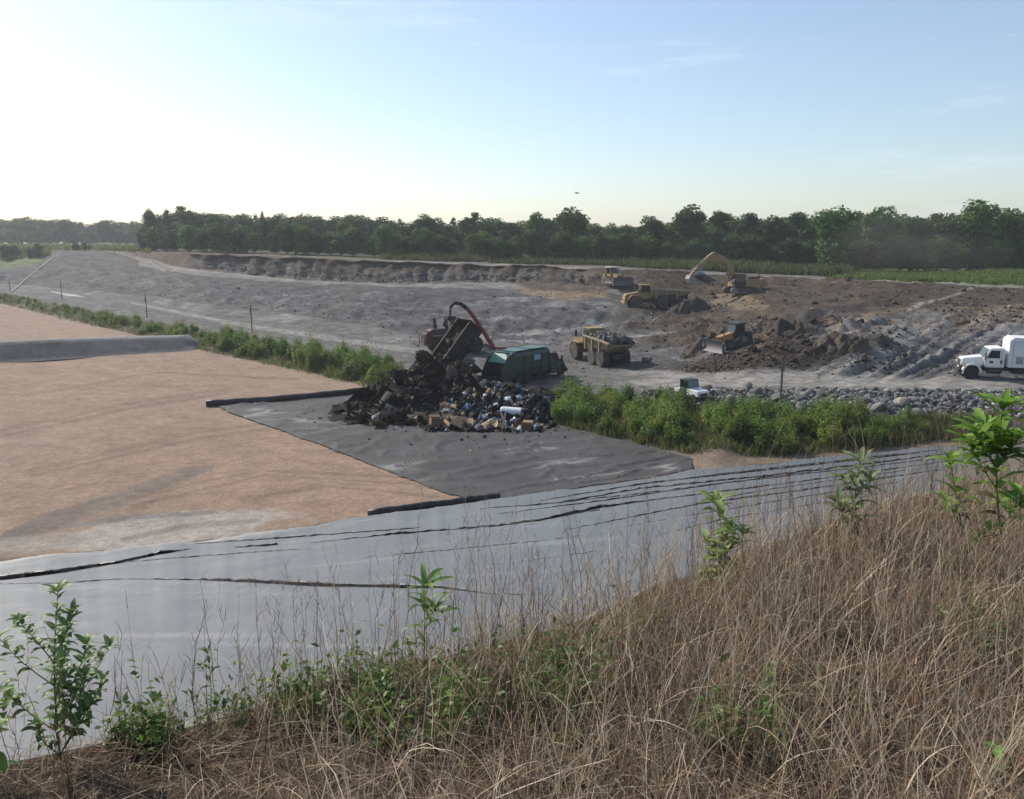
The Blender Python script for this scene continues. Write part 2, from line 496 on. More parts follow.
lay((bb == 4) * near_line([(905, 312, 1.5), (965, 288, 1.2)], 1.5), DUST)
lay(near_line([(700, 352, 3), (800, 325, 5), (880, 308, 2)], 3) * .5 * (bb < 6), SHALE * .9)
lay(near_line([(925, 305, 1.2), (975, 288, 1.2)], 1.2), DUST * .8)
lay((bb == 7) * sstep(590, 680, PX + 40 * n2) * (0.85 + .3 * n2), DUST)
lay((bb == 6) * sstep(590, 680, PX + 40 * n2) * sstep(.75, .95, tb) , DUST * .85)
lay((bb == 8) * 1.0, C(.12, .115, .11) + (SHALE * 1.0 - C(.12, .115, .11)) * sstep(620, 700, PX + 30 * n2)[..., None])
lay((bb == 8) * (PX > 640) * sstep(.75, .95, tb + n2 * .1), C(.20, .17, .13))
lay((bb == 8) * (PX > 640) * sstep(.25, .05, tb) * .8, DUST * .8)
lay((bb == 9) * 1.0, C(.12, .105, .06))
lay((bb == 9) * sstep(385, 405, PX + 12 * n2) * sstep(565, 548, PX + 12 * n2), C(.135, .125, .115))
lay((bb == 9) * sstep(890, 930, PX + 20 * n2) * .8, C(.19, .165, .12))
# working floor: reddish sandy protective cover
flm = (bb >= 10) * 1.0
lay(flm, FLOOR * (1 + .10 * n1[..., None] + .10 * n3[..., None]))
stri = fbm(PX * 0.02 + VP * 0.05, (VP - PX * 0.06) * 0.5, 91, 4)
lay(flm * sstep(.1, .5, stri) * .35, FLOOR * .80)
lay(flm * sstep(.1, .5, fbm((VX - VY * .4) * .3, (VY + VX * .4) * 2.2, 95, 4)) * .3, FLOOR * 1.15)
lay(flm * sstep(.35, -.4, n1) * .35, C(.33, .25, .19))
lay(flm * near_line([(0, 541, 8), (70, 515, 9), (140, 492, 8), (185, 474, 5), (215, 466, 2)], 6, .9) * .7, C(.15, .13, .115))
lay(flm * blob(170, 529, 150, 13, -6, .9, .09) * .8, C(.36, .33, .29))
lay(flm * blob(20, 545, 110, 12, -4, .8, .1) * .7, C(.31, .28, .245))
lay(flm * near_line([(60, 528, 3), (130, 517, 4), (220, 512, 2)], 4, 1.0, 12) * .75, C(.17, .16, .15))
lay(flm * near_line([(120, 540, 2), (180, 527, 3), (260, 520, 2)], 4, 1.1, 14) * .7, C(.2, .185, .17))
lay(flm * near_line([(380, 400, 4), (420, 395, 8), (600, 440, 14), (690, 458, 4)], 6, .3), C(.17, .16, .15))
lay(np.exp(-(((PX - 722) / 20) ** 2 + ((VP - 452) / 11) ** 2)) * 1.4 * (bb >= 9), C(.13, .10, .075))
lay((bb >= 9) * sstep(690, 715, PX) * (.7 + .5 * n2), C(.15, .125, .09))
for q_, (pts_, w_) in enumerate([([(30, 470, 2.4), (200, 432, 2), (330, 415, 1.5)], 1), ([(30, 476, 2.4), (200, 438, 2), (330, 419, 1.5)], 1), ([(120, 500, 2), (260, 470, 1.5), (420, 478, 1.2)], 1),
                                ([(130, 507, 2), (265, 475, 1.5), (415, 484, 1.2)], 1), ([(0, 430, 2), (120, 405, 1.6), (230, 388, 1.3)], 1), ([(0, 436, 2), (120, 410, 1.6), (230, 392, 1.3)], 1), ([(240, 500, 2), (330, 486, 2), (440, 497, 1)], 1), ([(20, 395, 1.4), (160, 372, 1.2), (300, 379, 1.2)], 1)]):
    lay(flm * near_line(pts_, w_, .8, 30 + q_) * .5, FLOOR * (.55 if q_ % 2 else .66))
rip = fbm((VX * .5 + VY * .87) * 1.1, (VX * .87 - VY * .5) * .16, 97, 3)
lay(flm * sstep(.1, .4, rip) * sstep(.0, .35, fbm(VX * .06, VY * .06, 98, 3)) * .45, FLOOR * .7)
lay((bb == 11) * 1.0, C(.15, .12, .09))
# the grassy floor of the upper ground varies
lay((bb <= 1) * sstep(850, 872, PX + 10 * n2) * 1.0, C(.13, .15, .05))
lay((bb == 1) * (PX < 130) * sstep(.1, .5, tb) * .9, C(.20, .22, .07))
lay((bb == 1) * sstep(0.88, .95, tb + n2 * .06) * sstep(330, 420, PX), DUST * .85)
lay((bb == 1) * sstep(0.8, .95, tb + n2 * .1) * sstep(420, 330, PX) * (PX > 110), BROWN * 1.1)
lay(((bb == 2) | (bb == 3)) * sstep(58, 35, PX + n2 * 10), C(.10, .125, .05))
hs = fbm(PX * .12, VP * .9, 301, 4) + .6 * fbm(PX * .35, VP * 1.6, 302, 3)
mid = (bb >= 2) & (bb <= 8)
ncol = col * (1 + .55 * np.clip(hs, -.75, 1.2)[..., None])
col = np.where(mid[..., None], ncol, col)
grit = sstep(.25, .6, fbm(VX * 1.1, VY * .8, 303, 3))
lay(mid * grit * .35 * (dirt_r < .4), C(.20, .197, .19))

M_GROUND = attr_mat('earth', scale=(0.5, 2.2, 9.0), var=0.22, bump=0.9, bdist=0.12, bscale=5.0)
V = np.stack([VX, VYd, VZd], -1)
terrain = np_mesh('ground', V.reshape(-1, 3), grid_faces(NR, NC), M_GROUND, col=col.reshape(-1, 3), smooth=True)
tag(terrain, 'excavated grey shale and earth pit with flat red soil floor', 'ground', kind='structure')
BV = BVHTree.FromPolygons(V.reshape(-1, 3).tolist(), grid_faces(NR, NC).tolist())
ROWS = {b: np.where(BAND == b)[0] for b in range(12)}


def hit(px, py):
    rx_, rz_ = ray(px, py)
    h = BV.ray_cast(Vector((0, 0, CZ)), Vector((float(rx_), 1, float(rz_))).normalized())
    return h[0]


def gz(x, y, default=ZF):
    h = BV.ray_cast(Vector((x, y, 60)), Vector((0, 0, -1)))
    return h[0].z if h[0] is not None else default


def gn(x, y):
    h = BV.ray_cast(Vector((x, y, 60)), Vector((0, 0, -1)))
    return h[1] if h[1] is not None else Vector((0, 0, 1))


def band_pts(band, x0, x1, n, t0=0.0, t1=1.0, seed=1):
    """random points on the terrain inside one band between two picture columns"""
    g = np.random.default_rng(seed)
    rows = [r for r in ROWS[band] if t0 <= TT[r] <= t1]
    ci = np.where((pxs >= x0) & (pxs <= x1))[0]
    r_ = g.choice(rows, n); c_ = g.choice(ci, n)
    pt = V[r_, c_].copy()
    c2 = np.minimum(c_ + 1, NC - 1); r2 = np.minimum(r_ + 1, NR - 1)
    u = g.random((n, 1)); v = g.random((n, 1))
    pt += (V[r_, c2] - V[r_, c_]) * u + (V[r2, c_] - V[r_, c_]) * v
    return pt, pxs[c_]


# ------------------------------------------------------------------ liner on the near side slope
lp = np.concatenate([np.arange(-500, -40, 12.0), np.arange(-40, 1064, 3.0), np.arange(1064, 1501, 12.0)])
cpy, cd = crest_pd(lp)
crx, crz = ray(lp, cpy)
tpy = np.interp(lp, [a for a, b in L11p], [b for a, b in L11p]) + fbm(lp * .02, lp * 0, 66, 4) * 3.0
trx, trz = ray(lp, tpy); td = (ZF + .02 - CZ) / trz
NL = 170
t = np.linspace(0, 1, NL)[:, None] ** 1.7
X0, Y0, Z0 = crx * cd, cd, CZ + crz * cd - 0.03
X1, Y1, Z1 = trx * td, td, np.full_like(td, ZF + .02)
LX = X0 + (X1 - X0) * t; LY = Y0 + (Y1 - Y0) * t; LZ = Z0 + (Z1 - Z0) * t
LZ = LZ + 0.10 * fbm(LX * .3, LY * .3, 71, 4) * np.clip(t * 6, 0, 1) * np.clip((1 - t) * 12, 0, 1)
# long shallow wrinkles running along the slope
wr_ = 1 - np.abs(fbm((LX * .94 - LY * .34) * .10, (LX * .34 + LY * .94) * 0.75, 72, 3))
LZ = LZ + 0.07 * wr_ ** 5 * np.clip((t - .4) * 3, 0, 1) * np.clip((1 - t) * 20, 0, 1)
lc = np.ones((NL, len(lp), 3)) * C(.115, .124, .134)
ln_ = fbm(LX * .15, LY * .15, 73, 5)
lc *= (1 + .10 * ln_[..., None] + .10 * fbm(LX * 1.3, LY * 1.3, 173, 4)[..., None] + .07 * fbm(LX * 6, LY * 6, 174, 3)[..., None])
scr = 1.3 * sstep(.38, .55, fbm((LX * .8 - LY * .6) * .4, (LX * .6 + LY * .8) * 4.5, 74, 4))
lc = lc * (1 - .22 * scr[..., None]) + C(.30, .30, .30) * .22 * scr[..., None]
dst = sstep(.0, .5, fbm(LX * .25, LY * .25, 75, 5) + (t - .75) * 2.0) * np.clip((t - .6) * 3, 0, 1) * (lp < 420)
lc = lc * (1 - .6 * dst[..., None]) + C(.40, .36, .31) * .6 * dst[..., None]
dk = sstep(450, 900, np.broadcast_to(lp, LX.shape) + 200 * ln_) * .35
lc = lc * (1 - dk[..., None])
m_, n_, b_ = nt('geomembrane')
at = n_.nodes.new('ShaderNodeAttribute'); at.attribute_name = 'col'
n_.links.new(at.outputs['Color'], b_.inputs['Base Color'])
b_.inputs['Roughness'].default_value = 0.48; b_.inputs['Specular IOR Level'].default_value = 0.42
tcn = n_.nodes.new('ShaderNodeTexCoord'); nzn = n_.nodes.new('ShaderNodeTexNoise'); nzn.inputs['Scale'].default_value = 1.3; nzn.inputs['Detail'].default_value = 6
n_.links.new(tcn.outputs['Object'], nzn.inputs['Vector'])
bpn = n_.nodes.new('ShaderNodeBump'); bpn.inputs['Strength'].default_value = .35; bpn.inputs['Distance'].default_value = .12
n_.links.new(nzn.outputs['Fac'], bpn.inputs['Height']); n_.links.new(bpn.outputs['Normal'], b_.inputs['Normal'])
M_LINER = m_
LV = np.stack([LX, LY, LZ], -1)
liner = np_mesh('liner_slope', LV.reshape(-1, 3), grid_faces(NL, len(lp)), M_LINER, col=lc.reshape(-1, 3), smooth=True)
tag(liner, 'pale grey plastic liner sheet laid over the near slope', 'liner', kind='structure')
BL = BVHTree.FromPolygons(LV.reshape(-1, 3).tolist(), grid_faces(NL, len(lp)).tolist())


def lhit(px, py):
    rx_, rz_ = ray(px, py)
    return BL.ray_cast(Vector((0, 0, CZ)), Vector((float(rx_), 1, float(rz_))).normalized())[0]


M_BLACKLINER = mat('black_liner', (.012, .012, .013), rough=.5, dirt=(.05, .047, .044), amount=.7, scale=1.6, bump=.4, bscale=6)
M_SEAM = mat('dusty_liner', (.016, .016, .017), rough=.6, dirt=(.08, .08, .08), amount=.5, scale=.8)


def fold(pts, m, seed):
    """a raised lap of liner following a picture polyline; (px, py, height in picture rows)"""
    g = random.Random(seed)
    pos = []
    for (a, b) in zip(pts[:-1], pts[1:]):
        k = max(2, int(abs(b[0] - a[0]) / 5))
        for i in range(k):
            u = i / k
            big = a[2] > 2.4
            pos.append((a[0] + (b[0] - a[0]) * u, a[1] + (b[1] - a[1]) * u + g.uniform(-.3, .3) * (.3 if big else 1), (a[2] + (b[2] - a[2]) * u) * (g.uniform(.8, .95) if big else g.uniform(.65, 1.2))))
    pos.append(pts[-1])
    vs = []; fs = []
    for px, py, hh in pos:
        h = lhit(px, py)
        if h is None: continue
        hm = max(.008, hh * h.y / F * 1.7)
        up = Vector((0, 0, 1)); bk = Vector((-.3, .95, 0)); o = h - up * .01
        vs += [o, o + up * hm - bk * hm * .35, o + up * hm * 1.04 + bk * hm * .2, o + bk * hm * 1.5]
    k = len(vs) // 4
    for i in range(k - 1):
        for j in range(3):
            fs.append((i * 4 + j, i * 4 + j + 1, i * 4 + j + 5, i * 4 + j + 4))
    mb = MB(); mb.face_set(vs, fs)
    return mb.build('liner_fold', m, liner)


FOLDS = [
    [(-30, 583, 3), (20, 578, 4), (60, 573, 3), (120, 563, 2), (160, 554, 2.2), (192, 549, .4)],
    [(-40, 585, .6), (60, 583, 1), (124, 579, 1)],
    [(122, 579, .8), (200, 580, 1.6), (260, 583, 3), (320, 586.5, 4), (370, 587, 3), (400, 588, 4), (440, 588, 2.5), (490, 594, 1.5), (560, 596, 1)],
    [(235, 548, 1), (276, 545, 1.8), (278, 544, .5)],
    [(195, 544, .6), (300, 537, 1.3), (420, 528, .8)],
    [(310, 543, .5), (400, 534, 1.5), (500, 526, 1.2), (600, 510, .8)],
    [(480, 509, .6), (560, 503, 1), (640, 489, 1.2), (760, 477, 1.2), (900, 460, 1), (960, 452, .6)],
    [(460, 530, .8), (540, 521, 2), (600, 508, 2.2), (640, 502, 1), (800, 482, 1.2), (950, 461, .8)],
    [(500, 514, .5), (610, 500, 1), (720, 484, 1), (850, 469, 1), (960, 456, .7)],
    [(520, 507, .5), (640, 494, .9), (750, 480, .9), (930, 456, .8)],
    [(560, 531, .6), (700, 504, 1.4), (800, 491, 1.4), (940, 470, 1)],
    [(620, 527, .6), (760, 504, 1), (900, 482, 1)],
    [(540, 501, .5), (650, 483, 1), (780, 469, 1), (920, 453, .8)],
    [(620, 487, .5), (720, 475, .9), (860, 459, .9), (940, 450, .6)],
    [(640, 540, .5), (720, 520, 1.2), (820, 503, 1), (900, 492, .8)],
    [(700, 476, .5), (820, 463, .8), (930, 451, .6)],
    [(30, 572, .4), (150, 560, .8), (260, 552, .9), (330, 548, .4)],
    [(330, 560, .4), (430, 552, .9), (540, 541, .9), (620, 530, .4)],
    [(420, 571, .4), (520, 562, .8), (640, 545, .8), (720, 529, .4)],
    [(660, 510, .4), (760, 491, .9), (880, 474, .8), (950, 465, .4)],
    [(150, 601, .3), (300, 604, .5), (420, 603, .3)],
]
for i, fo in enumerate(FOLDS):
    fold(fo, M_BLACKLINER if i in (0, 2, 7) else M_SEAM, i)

# ------------------------------------------------------------------ dark liner pad the waste is tipped on
PT = [(212, 404.5), (345, 394), (400, 390), (470, 404), (560, 427), (620, 440), (692, 459)]
PB = [(212, 405.5), (260, 424), (330, 449), (400, 476), (440, 491), (470, 499.5), (500, 499.5), (600, 485.5), (692, 471)]
pp = np.arange(212, 692.1, 2.2)
ty = np.interp(pp, [a for a, b in PT], [b for a, b in PT]); by = np.interp(pp, [a for a, b in PB], [b for a, b in PB]) + fbm(pp * .06, pp * 0, 4, 3) * 1.5 + fbm(pp * .4, pp * 0 + 3, 5, 3) * 1.0
NPd = 70
tt = np.linspace(0, 1, NPd)[:, None]
yy = ty + (by - ty) * tt
prx, prz = ray(np.broadcast_to(pp, yy.shape), yy); pd_ = (ZF - CZ) / prz
PXw, PYw = prx * pd_, pd_
rd = np.abs(fbm((PXw * .8 + PYw * .6) * .22, (PYw * .8 - PXw * .6) * .6, 81, 3))
rd2 = np.abs(fbm((PXw * .5 - PYw * .85) * .3, (PYw * .5 + PXw * .85) * .12, 82, 3))
wk = np.maximum((1 - rd) ** 14, (1 - rd2) ** 18)
edge_ = np.clip(np.minimum(tt, 1 - tt) * 12, 0, 1)
PZ = ZF + .05 + .14 * wk * edge_ + .05 * fbm(PXw * .4, PYw * .4, 83, 4) * edge_
pc = np.ones(yy.shape + (3,)) * C(.060, .058, .057)
pn = fbm(PXw * .3, PYw * .3, 84, 5)
pc *= (1 + .3 * pn[..., None])
ds = .6 * sstep(.62, .95, (1 - np.abs(fbm((PXw * .9 + PYw * .35) * .1, (PYw * .9 - PXw * .35) * .45, 85, 4))) ** 6) * sstep(-.2, .3, pn)
pc = pc * (1 - .8 * ds[..., None]) + C(.36, .35, .34) * .8 * ds[..., None]
M_PAD = attr_mat('pad_liner', rough=.75, scale=(.8, 6), var=.22, bump=.4, bdist=.05, spec=.25)
pad = np_mesh('liner_pad', np.stack([PXw, PYw, PZ], -1).reshape(-1, 3), grid_faces(NPd, len(pp)), M_PAD, col=pc.reshape(-1, 3), smooth=True)
tag(pad, 'dark grey liner sheet spread on the red floor under the waste', 'liner', kind='structure')

# ------------------------------------------------------------------ grey berm across the floor at the left
bx = np.linspace(-420, 196, 90)
toe = np.interp(bx, [-420, 0, 196], [372, 362.5, 350]); cre = np.interp(bx, [-420, 0, 196], [344, 342, 336.5])
tp = np.array([GZ(a, b, ZF) for a, b in zip(bx, toe)])
dcr = tp[:, 1] + 2.6 + 0 * bx
endf = sstep(196, 182, bx)
rxb, rzb = ray(bx, cre)
cr = np.stack([rxb * dcr, dcr, CZ + rzb * dcr], -1)
cr[:, 2] = ZF + np.minimum(cr[:, 2] - ZF, 1.9) * endf
prof = []
for i in range(len(bx)):
    a, c_ = tp[i], cr[i]
    row = [a + np.array([0, -.5, -.05])]
    for u in np.linspace(0, 1, 7): row.append(a + (c_ - a) * u)
    b2 = c_ + np.array([0, 2.2, .05]); row += [c_ + np.array([0, .5, .04]), b2, b2 + np.array([0, 1.2, -(c_[2] - ZF) * .4]), np.array([b2[0], b2[1] + 3.4, ZF - .1])]
    prof.append(row)
bv = np.array(prof)
bv[:, 1:-1, 2] += fbm(bv[:, 1:-1, 0] * .7, bv[:, 1:-1, 1] * .7, 7, 4) * .04
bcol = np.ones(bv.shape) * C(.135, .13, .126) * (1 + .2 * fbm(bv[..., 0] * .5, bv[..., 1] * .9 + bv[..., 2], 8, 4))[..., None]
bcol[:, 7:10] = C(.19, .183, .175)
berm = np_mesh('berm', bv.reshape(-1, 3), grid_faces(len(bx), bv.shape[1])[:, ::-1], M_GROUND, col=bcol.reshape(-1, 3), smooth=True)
tag(berm, 'low grey earth berm crossing the red floor at left', 'berm', kind='structure')

# ------------------------------------------------------------------ foreground bank (where the photographer stands)
cq = np.linspace(-500, 1500, 400)
qpy, qd = crest_pd(cq); qrx, _ = ray(cq, qpy)
CXP, CYP = qrx * qd, qd
o_ = np.argsort(CXP); CXP, CYP = CXP[o_], CYP[o_]


def crest_y(x):
    x = np.asarray(x, float)
    y = np.interp(x, CXP, CYP)
    y = np.where(x < CXP[0], CYP[0] + (x - CXP[0]) * .8, y)
    return np.where(x > CXP[-1], CYP[-1] + (x - CXP[-1]) * .6, y)


def hill_z(x, y, rough=True):
    x = np.asarray(x, float); y = np.asarray(y, float)
    r_ = np.maximum(y, 0) * 1.0
    over = np.maximum(y - crest_y(x), 0)
    z = CZ - 1.62 - .058 * r_ - over * 0.75
    if rough: z = z + .05 * fbm(x * 1.3, y * 1.3, 15, 4) + .018 * fbm(x * 7, y * 7, 16, 3) + .02
    return z


hx = np.concatenate([np.linspace(-30, -2.6, 30), np.linspace(-2.5, 10, 260), np.linspace(10.3, 45, 40)])
hv = np.concatenate([np.linspace(0, .8, 25) ** .8, np.linspace(.81, 1.0, 140), 1 + np.linspace(.005, .05, 14)])
HX = np.broadcast_to(hx, (len(hv), len(hx)))
HYB = -30.0
HY = HYB + (crest_y(HX) - HYB) * hv[:, None]
over = np.maximum(hv - 1, 0)[:, None] * 30
HY = np.where(hv[:, None] > 1, crest_y(HX) + over * .5, HY)
HZ = hill_z(HX, HY)
h1 = fbm(HX * 1.1, HY * 1.1, 17, 5); h2 = fbm(HX * 5, HY * 5, 18, 4)
hc = np.ones(HX.shape + (3,)) * C(.075, .052, .034) * (1 + .3 * h2[..., None])
dry = sstep(-.1, .4, h1)[..., None]
hc = hc * (1 - dry * .6) + C(.15, .105, .068) * dry * .6
M_SOIL = attr_mat('bank_soil', scale=(6, 40), var=.3, bump=1.0, bdist=.02, bscale=60)
hill = np_mesh('hillside', np.stack([HX, HY, HZ], -1).reshape(-1, 3), grid_faces(len(hv), len(hx)), M_SOIL, col=hc.reshape(-1, 3), smooth=True)
tag(hill, 'dry brown soil bank in the foreground', 'hillside', kind='structure')


def hill_at(px, py):
    rx_, rz_ = ray(px, py)
    d = 1.62 / (-rz_ - .058)
    x, y = float(rx_ * d), float(d)
    return Vector((x, y, float(hill_z(x, y))))


# ------------------------------------------------------------------ haze
hz = MB(); hz.box(-5200, 5200, -150, 3400, -6, CZ + 24)
m_, n_, b_ = nt('haze_air')
n_.nodes.remove(b_)
pv = n_.nodes.new('ShaderNodeVolumePrincipled')
pv.inputs['Color'].default_value = (.90, .94, 1.0, 1); pv.inputs['Density'].default_value = 0.00030; pv.inputs['Anisotropy'].default_value = .35
n_.links.new(pv.outputs['Volume'], n_.nodes['Material Output'].inputs['Volume'])
haze = hz.build('haze', m_)
tag(haze, 'thin pale summer haze over the whole site', 'haze', kind='stuff')

for i, (px, py, d, rr) in enumerate([(872, 246, 158, (9, 5, 5.5)), (905, 240, 166, (12, 6, 6.5)), (940, 252, 168, (13, 5, 4))]):
    bm = bmesh.new(); bmesh.ops.create_icosphere(bm, subdivisions=3, radius=1)
    for v in bm.verts: v.co *= 1 + .3 * float(fbm(np.array(v.co.x * 1.5 + i), np.array(v.co.y * 1.5 + v.co.z), 60 + i, 3))
    me = bpy.data.meshes.new('dust_cloud'); bm.to_mesh(me); bm.free()
    if i == 0:
        M_DUSTV, n_, b_ = nt('dust_air'); n_.nodes.remove(b_)
        pv = n_.nodes.new('ShaderNodeVolumePrincipled'); pv.inputs['Color'].default_value = (.80, .72, .62, 1); pv.inputs['Density'].default_value = .0035; pv.inputs['Anisotropy'].default_value = .2
        n_.links.new(pv.outputs['Volume'], n_.nodes['Material Output'].inputs['Volume'])
    me.materials.append(M_DUSTV)
    o = link('dust_cloud', me); o.location = P(px, py, d); o.scale = rr
    tag(o, 'faint brown dust hanging in front of the right hand trees', 'dust', 'drifting dust', kind='stuff')
# ================================================================== foliage helpers
def leaf_quads(pts, nrm, size, g, jit=.8, asp=1.5):
    """one bent quad per point, roughly facing nrm; returns V, Q"""
    n = len(pts)
    N = nrm + g.normal(0, jit, (n, 3)); N /= np.linalg.norm(N, axis=1, keepdims=True) + 1e-9
    T = np.cross(N, g.normal(0, 1, (n, 3))); T /= np.linalg.norm(T, axis=1, keepdims=True) + 1e-9
    B = np.cross(N, T)
    s = (size * g.uniform(.6, 1.35, n))[:, None]
    a = pts - T * s * asp * .5; b = pts + T * s * asp * .5
    l = pts + B * s * .42 + N * s * .12; r_ = pts - B * s * .42 + N * s * .12
    Vv = np.stack([a, r_, b, l], 1).reshape(-1, 3)
    Q = np.arange(n * 4).reshape(-1, 4)
    return Vv, Q


def lobe_points(lobes, n, g, shell=.45):
    """points in ellipsoid lobes (cx,cy,cz,rx,ry,rz), biased to the outside"""
    vol = np.array([l[3] * l[4] * l[5] for l in lobes]) ** .67
    k = g.choice(len(lobes), n, p=vol / vol.sum())
    L_ = np.array(lobes)[k]
    d = g.normal(0, 1, (n, 3)); d /= np.linalg.norm(d, axis=1, keepdims=True)
    rr = (shell + (1 - shell) * g.random(n)) * (1 + .22 * fbm(d[:, 0] * 2.5 + k * 7.1, d[:, 1] * 2.5 + d[:, 2] * 3, 3, 3))
    return L_[:, :3] + d * L_[:, 3:] * rr[:, None], d


M_FOLI = attr_mat('tree_foliage', rough=.65, var=0, bump=0, spec=.2, transl=.25, rnd=.45)
M_BARK = mat('bark', (.10, .08, .06), rough=.9, scale=4, var=.5)
M_SHRUB = attr_mat('shrub_foliage', rough=.6, var=0, bump=0, spec=.25, transl=.42, rnd=.35)
M_GRASSF = attr_mat('field_grass', rough=.8, var=0, bump=0, spec=.15, transl=.3)


def tree_proto(kind, seed):
    """10 m tall; kind broad / cedar / airy"""
    g = np.random.default_rng(seed); rd_ = random.Random(seed)
    lobes = []
    if kind == 'broad':
        wdt = g.uniform(2.7, 3.6)
        for i in range(16):
            z = g.uniform(1.6, 8.6); k = math.sin(min(1, (z - .2) / 5.2) * 1.75); a = g.uniform(0, 6.28)
            rr = wdt * k * g.uniform(.35, .7)
            s = g.uniform(1.0, 1.75)
            lobes.append((rr * math.cos(a), rr * math.sin(a), z, s, s, s * g.uniform(.7, .95)))
        lobes += [(0, 0, 8.4, 1.7, 1.7, 1.5), (g.uniform(-1.5, 1.5), g.uniform(-1.5, 1.5), 7.4, 1.7, 1.7, 1.4), (0, 0, 5.5, 2.2, 2.2, 2.6), (g.uniform(-.8, .8), 0, 3.0, 2.2, 2.2, 2.2)]
        n, sz, shell, c0 = 5200, .34, .5, (.058, .120, .026)
    elif kind == 'cedar':
        for i in range(15):
            z = .5 + 8.6 * (i / 14); rr = 1.9 * (1 - (i / 14) ** 1.7) + .3; a = g.uniform(0, 6.28)
            lobes.append((rr * .35 * math.cos(a), rr * .35 * math.sin(a), z, rr, rr, .95 - .045 * i))
        lobes.append((0, 0, 9.0, .28, .28, 1.0))
        n, sz, shell, c0 = 4200, .28, .55, (.036, .076, .026)
    else:
        for i in range(15):
            z = g.uniform(3.2, 9.0); a = g.uniform(0, 6.28); rr = g.uniform(.4, 2.8) * (1.15 - abs(z - 6) / 5)
            s = g.uniform(.65, 1.15)
            lobes.append((rr * math.cos(a), rr * math.sin(a), z, s * 1.15, s * 1.15, s * .75))
        lobes += [(0, 0, 1.6, 1.7, 1.7, 1.4), (.6, 0, 3.2, 1.3, 1.3, 1.4)]
        n, sz, shell, c0 = 3300, .32, .35, (.075, .135, .032)
    pts, d = lobe_points(lobes, n, g, shell)
    pts[:, 2] = np.clip(pts[:, 2], .15, None)
    Vv, Q = leaf_quads(pts, d, np.full(n, sz), g, .75)
    clump = fbm(pts[:, 0] * .8 + pts[:, 1] * .5, pts[:, 2] * .8, seed, 3)
    fc = np.array(c0) * (1 + .35 * clump + .25 * g.uniform(-1, 1, n))[:, None]
    fc[:, 0] *= 1 + .25 * g.random(n)
    root = empty({'broad': 'broadleaf_tree', 'cedar': 'cedar_tree', 'airy': 'thin_crowned_tree'}[kind], 'x', 'tree')
    np_mesh('crown', Vv, Q, M_FOLI, fcol=fc, parent=root)
    tb_ = MB()
    tb_.tube([(0, 0, -.4), (.05, 0, 2), (.1, .08, 5), (0, .05, 8.2)], .24, 7, r1=.05)
    for i in range(7):
        l = lobes[rd_.randrange(len(lobes))]
        z0 = max(1.2, l[2] - 1.6)
        tb_.tube([(0.05, 0.02, z0 * .8), (l[0] * .55, l[1] * .55, l[2] - .5), (l[0], l[1], l[2])], .09, 5, r1=.025)
    tb_.build('trunk', M_BARK, root)
    return root


PROTO = {}
for k, n_ in (('broad', 5), ('cedar', 3), ('airy', 3)):
    PROTO[k] = [tree_proto(k, 100 + 13 * i + len(k)) for i in range(n_)]
used_proto = set()
tr_g = random.Random(77)


def plant_tree(kind, x, y, h, wid, label, group=None, z=None, which=None):
    i = tr_g.randrange(len(PROTO[kind])) if which is None else which
    p = PROTO[kind][i]
    if (kind, i) in used_proto: o = copy_tree(p)
    else: o = p; used_proto.add((kind, i))
    o.location = (x, y, (gz(x, y) if z is None else z) - .05)
    o.scale = (h / 10 * wid, h / 10 * wid * tr_g.uniform(.9, 1.1), h / 10)
    o.rotation_euler = (0, 0, tr_g.uniform(0, 6.28))
    o['label'] = label
    if group: o['group'] = group
    elif 'group' in o: del o['group']
    return o


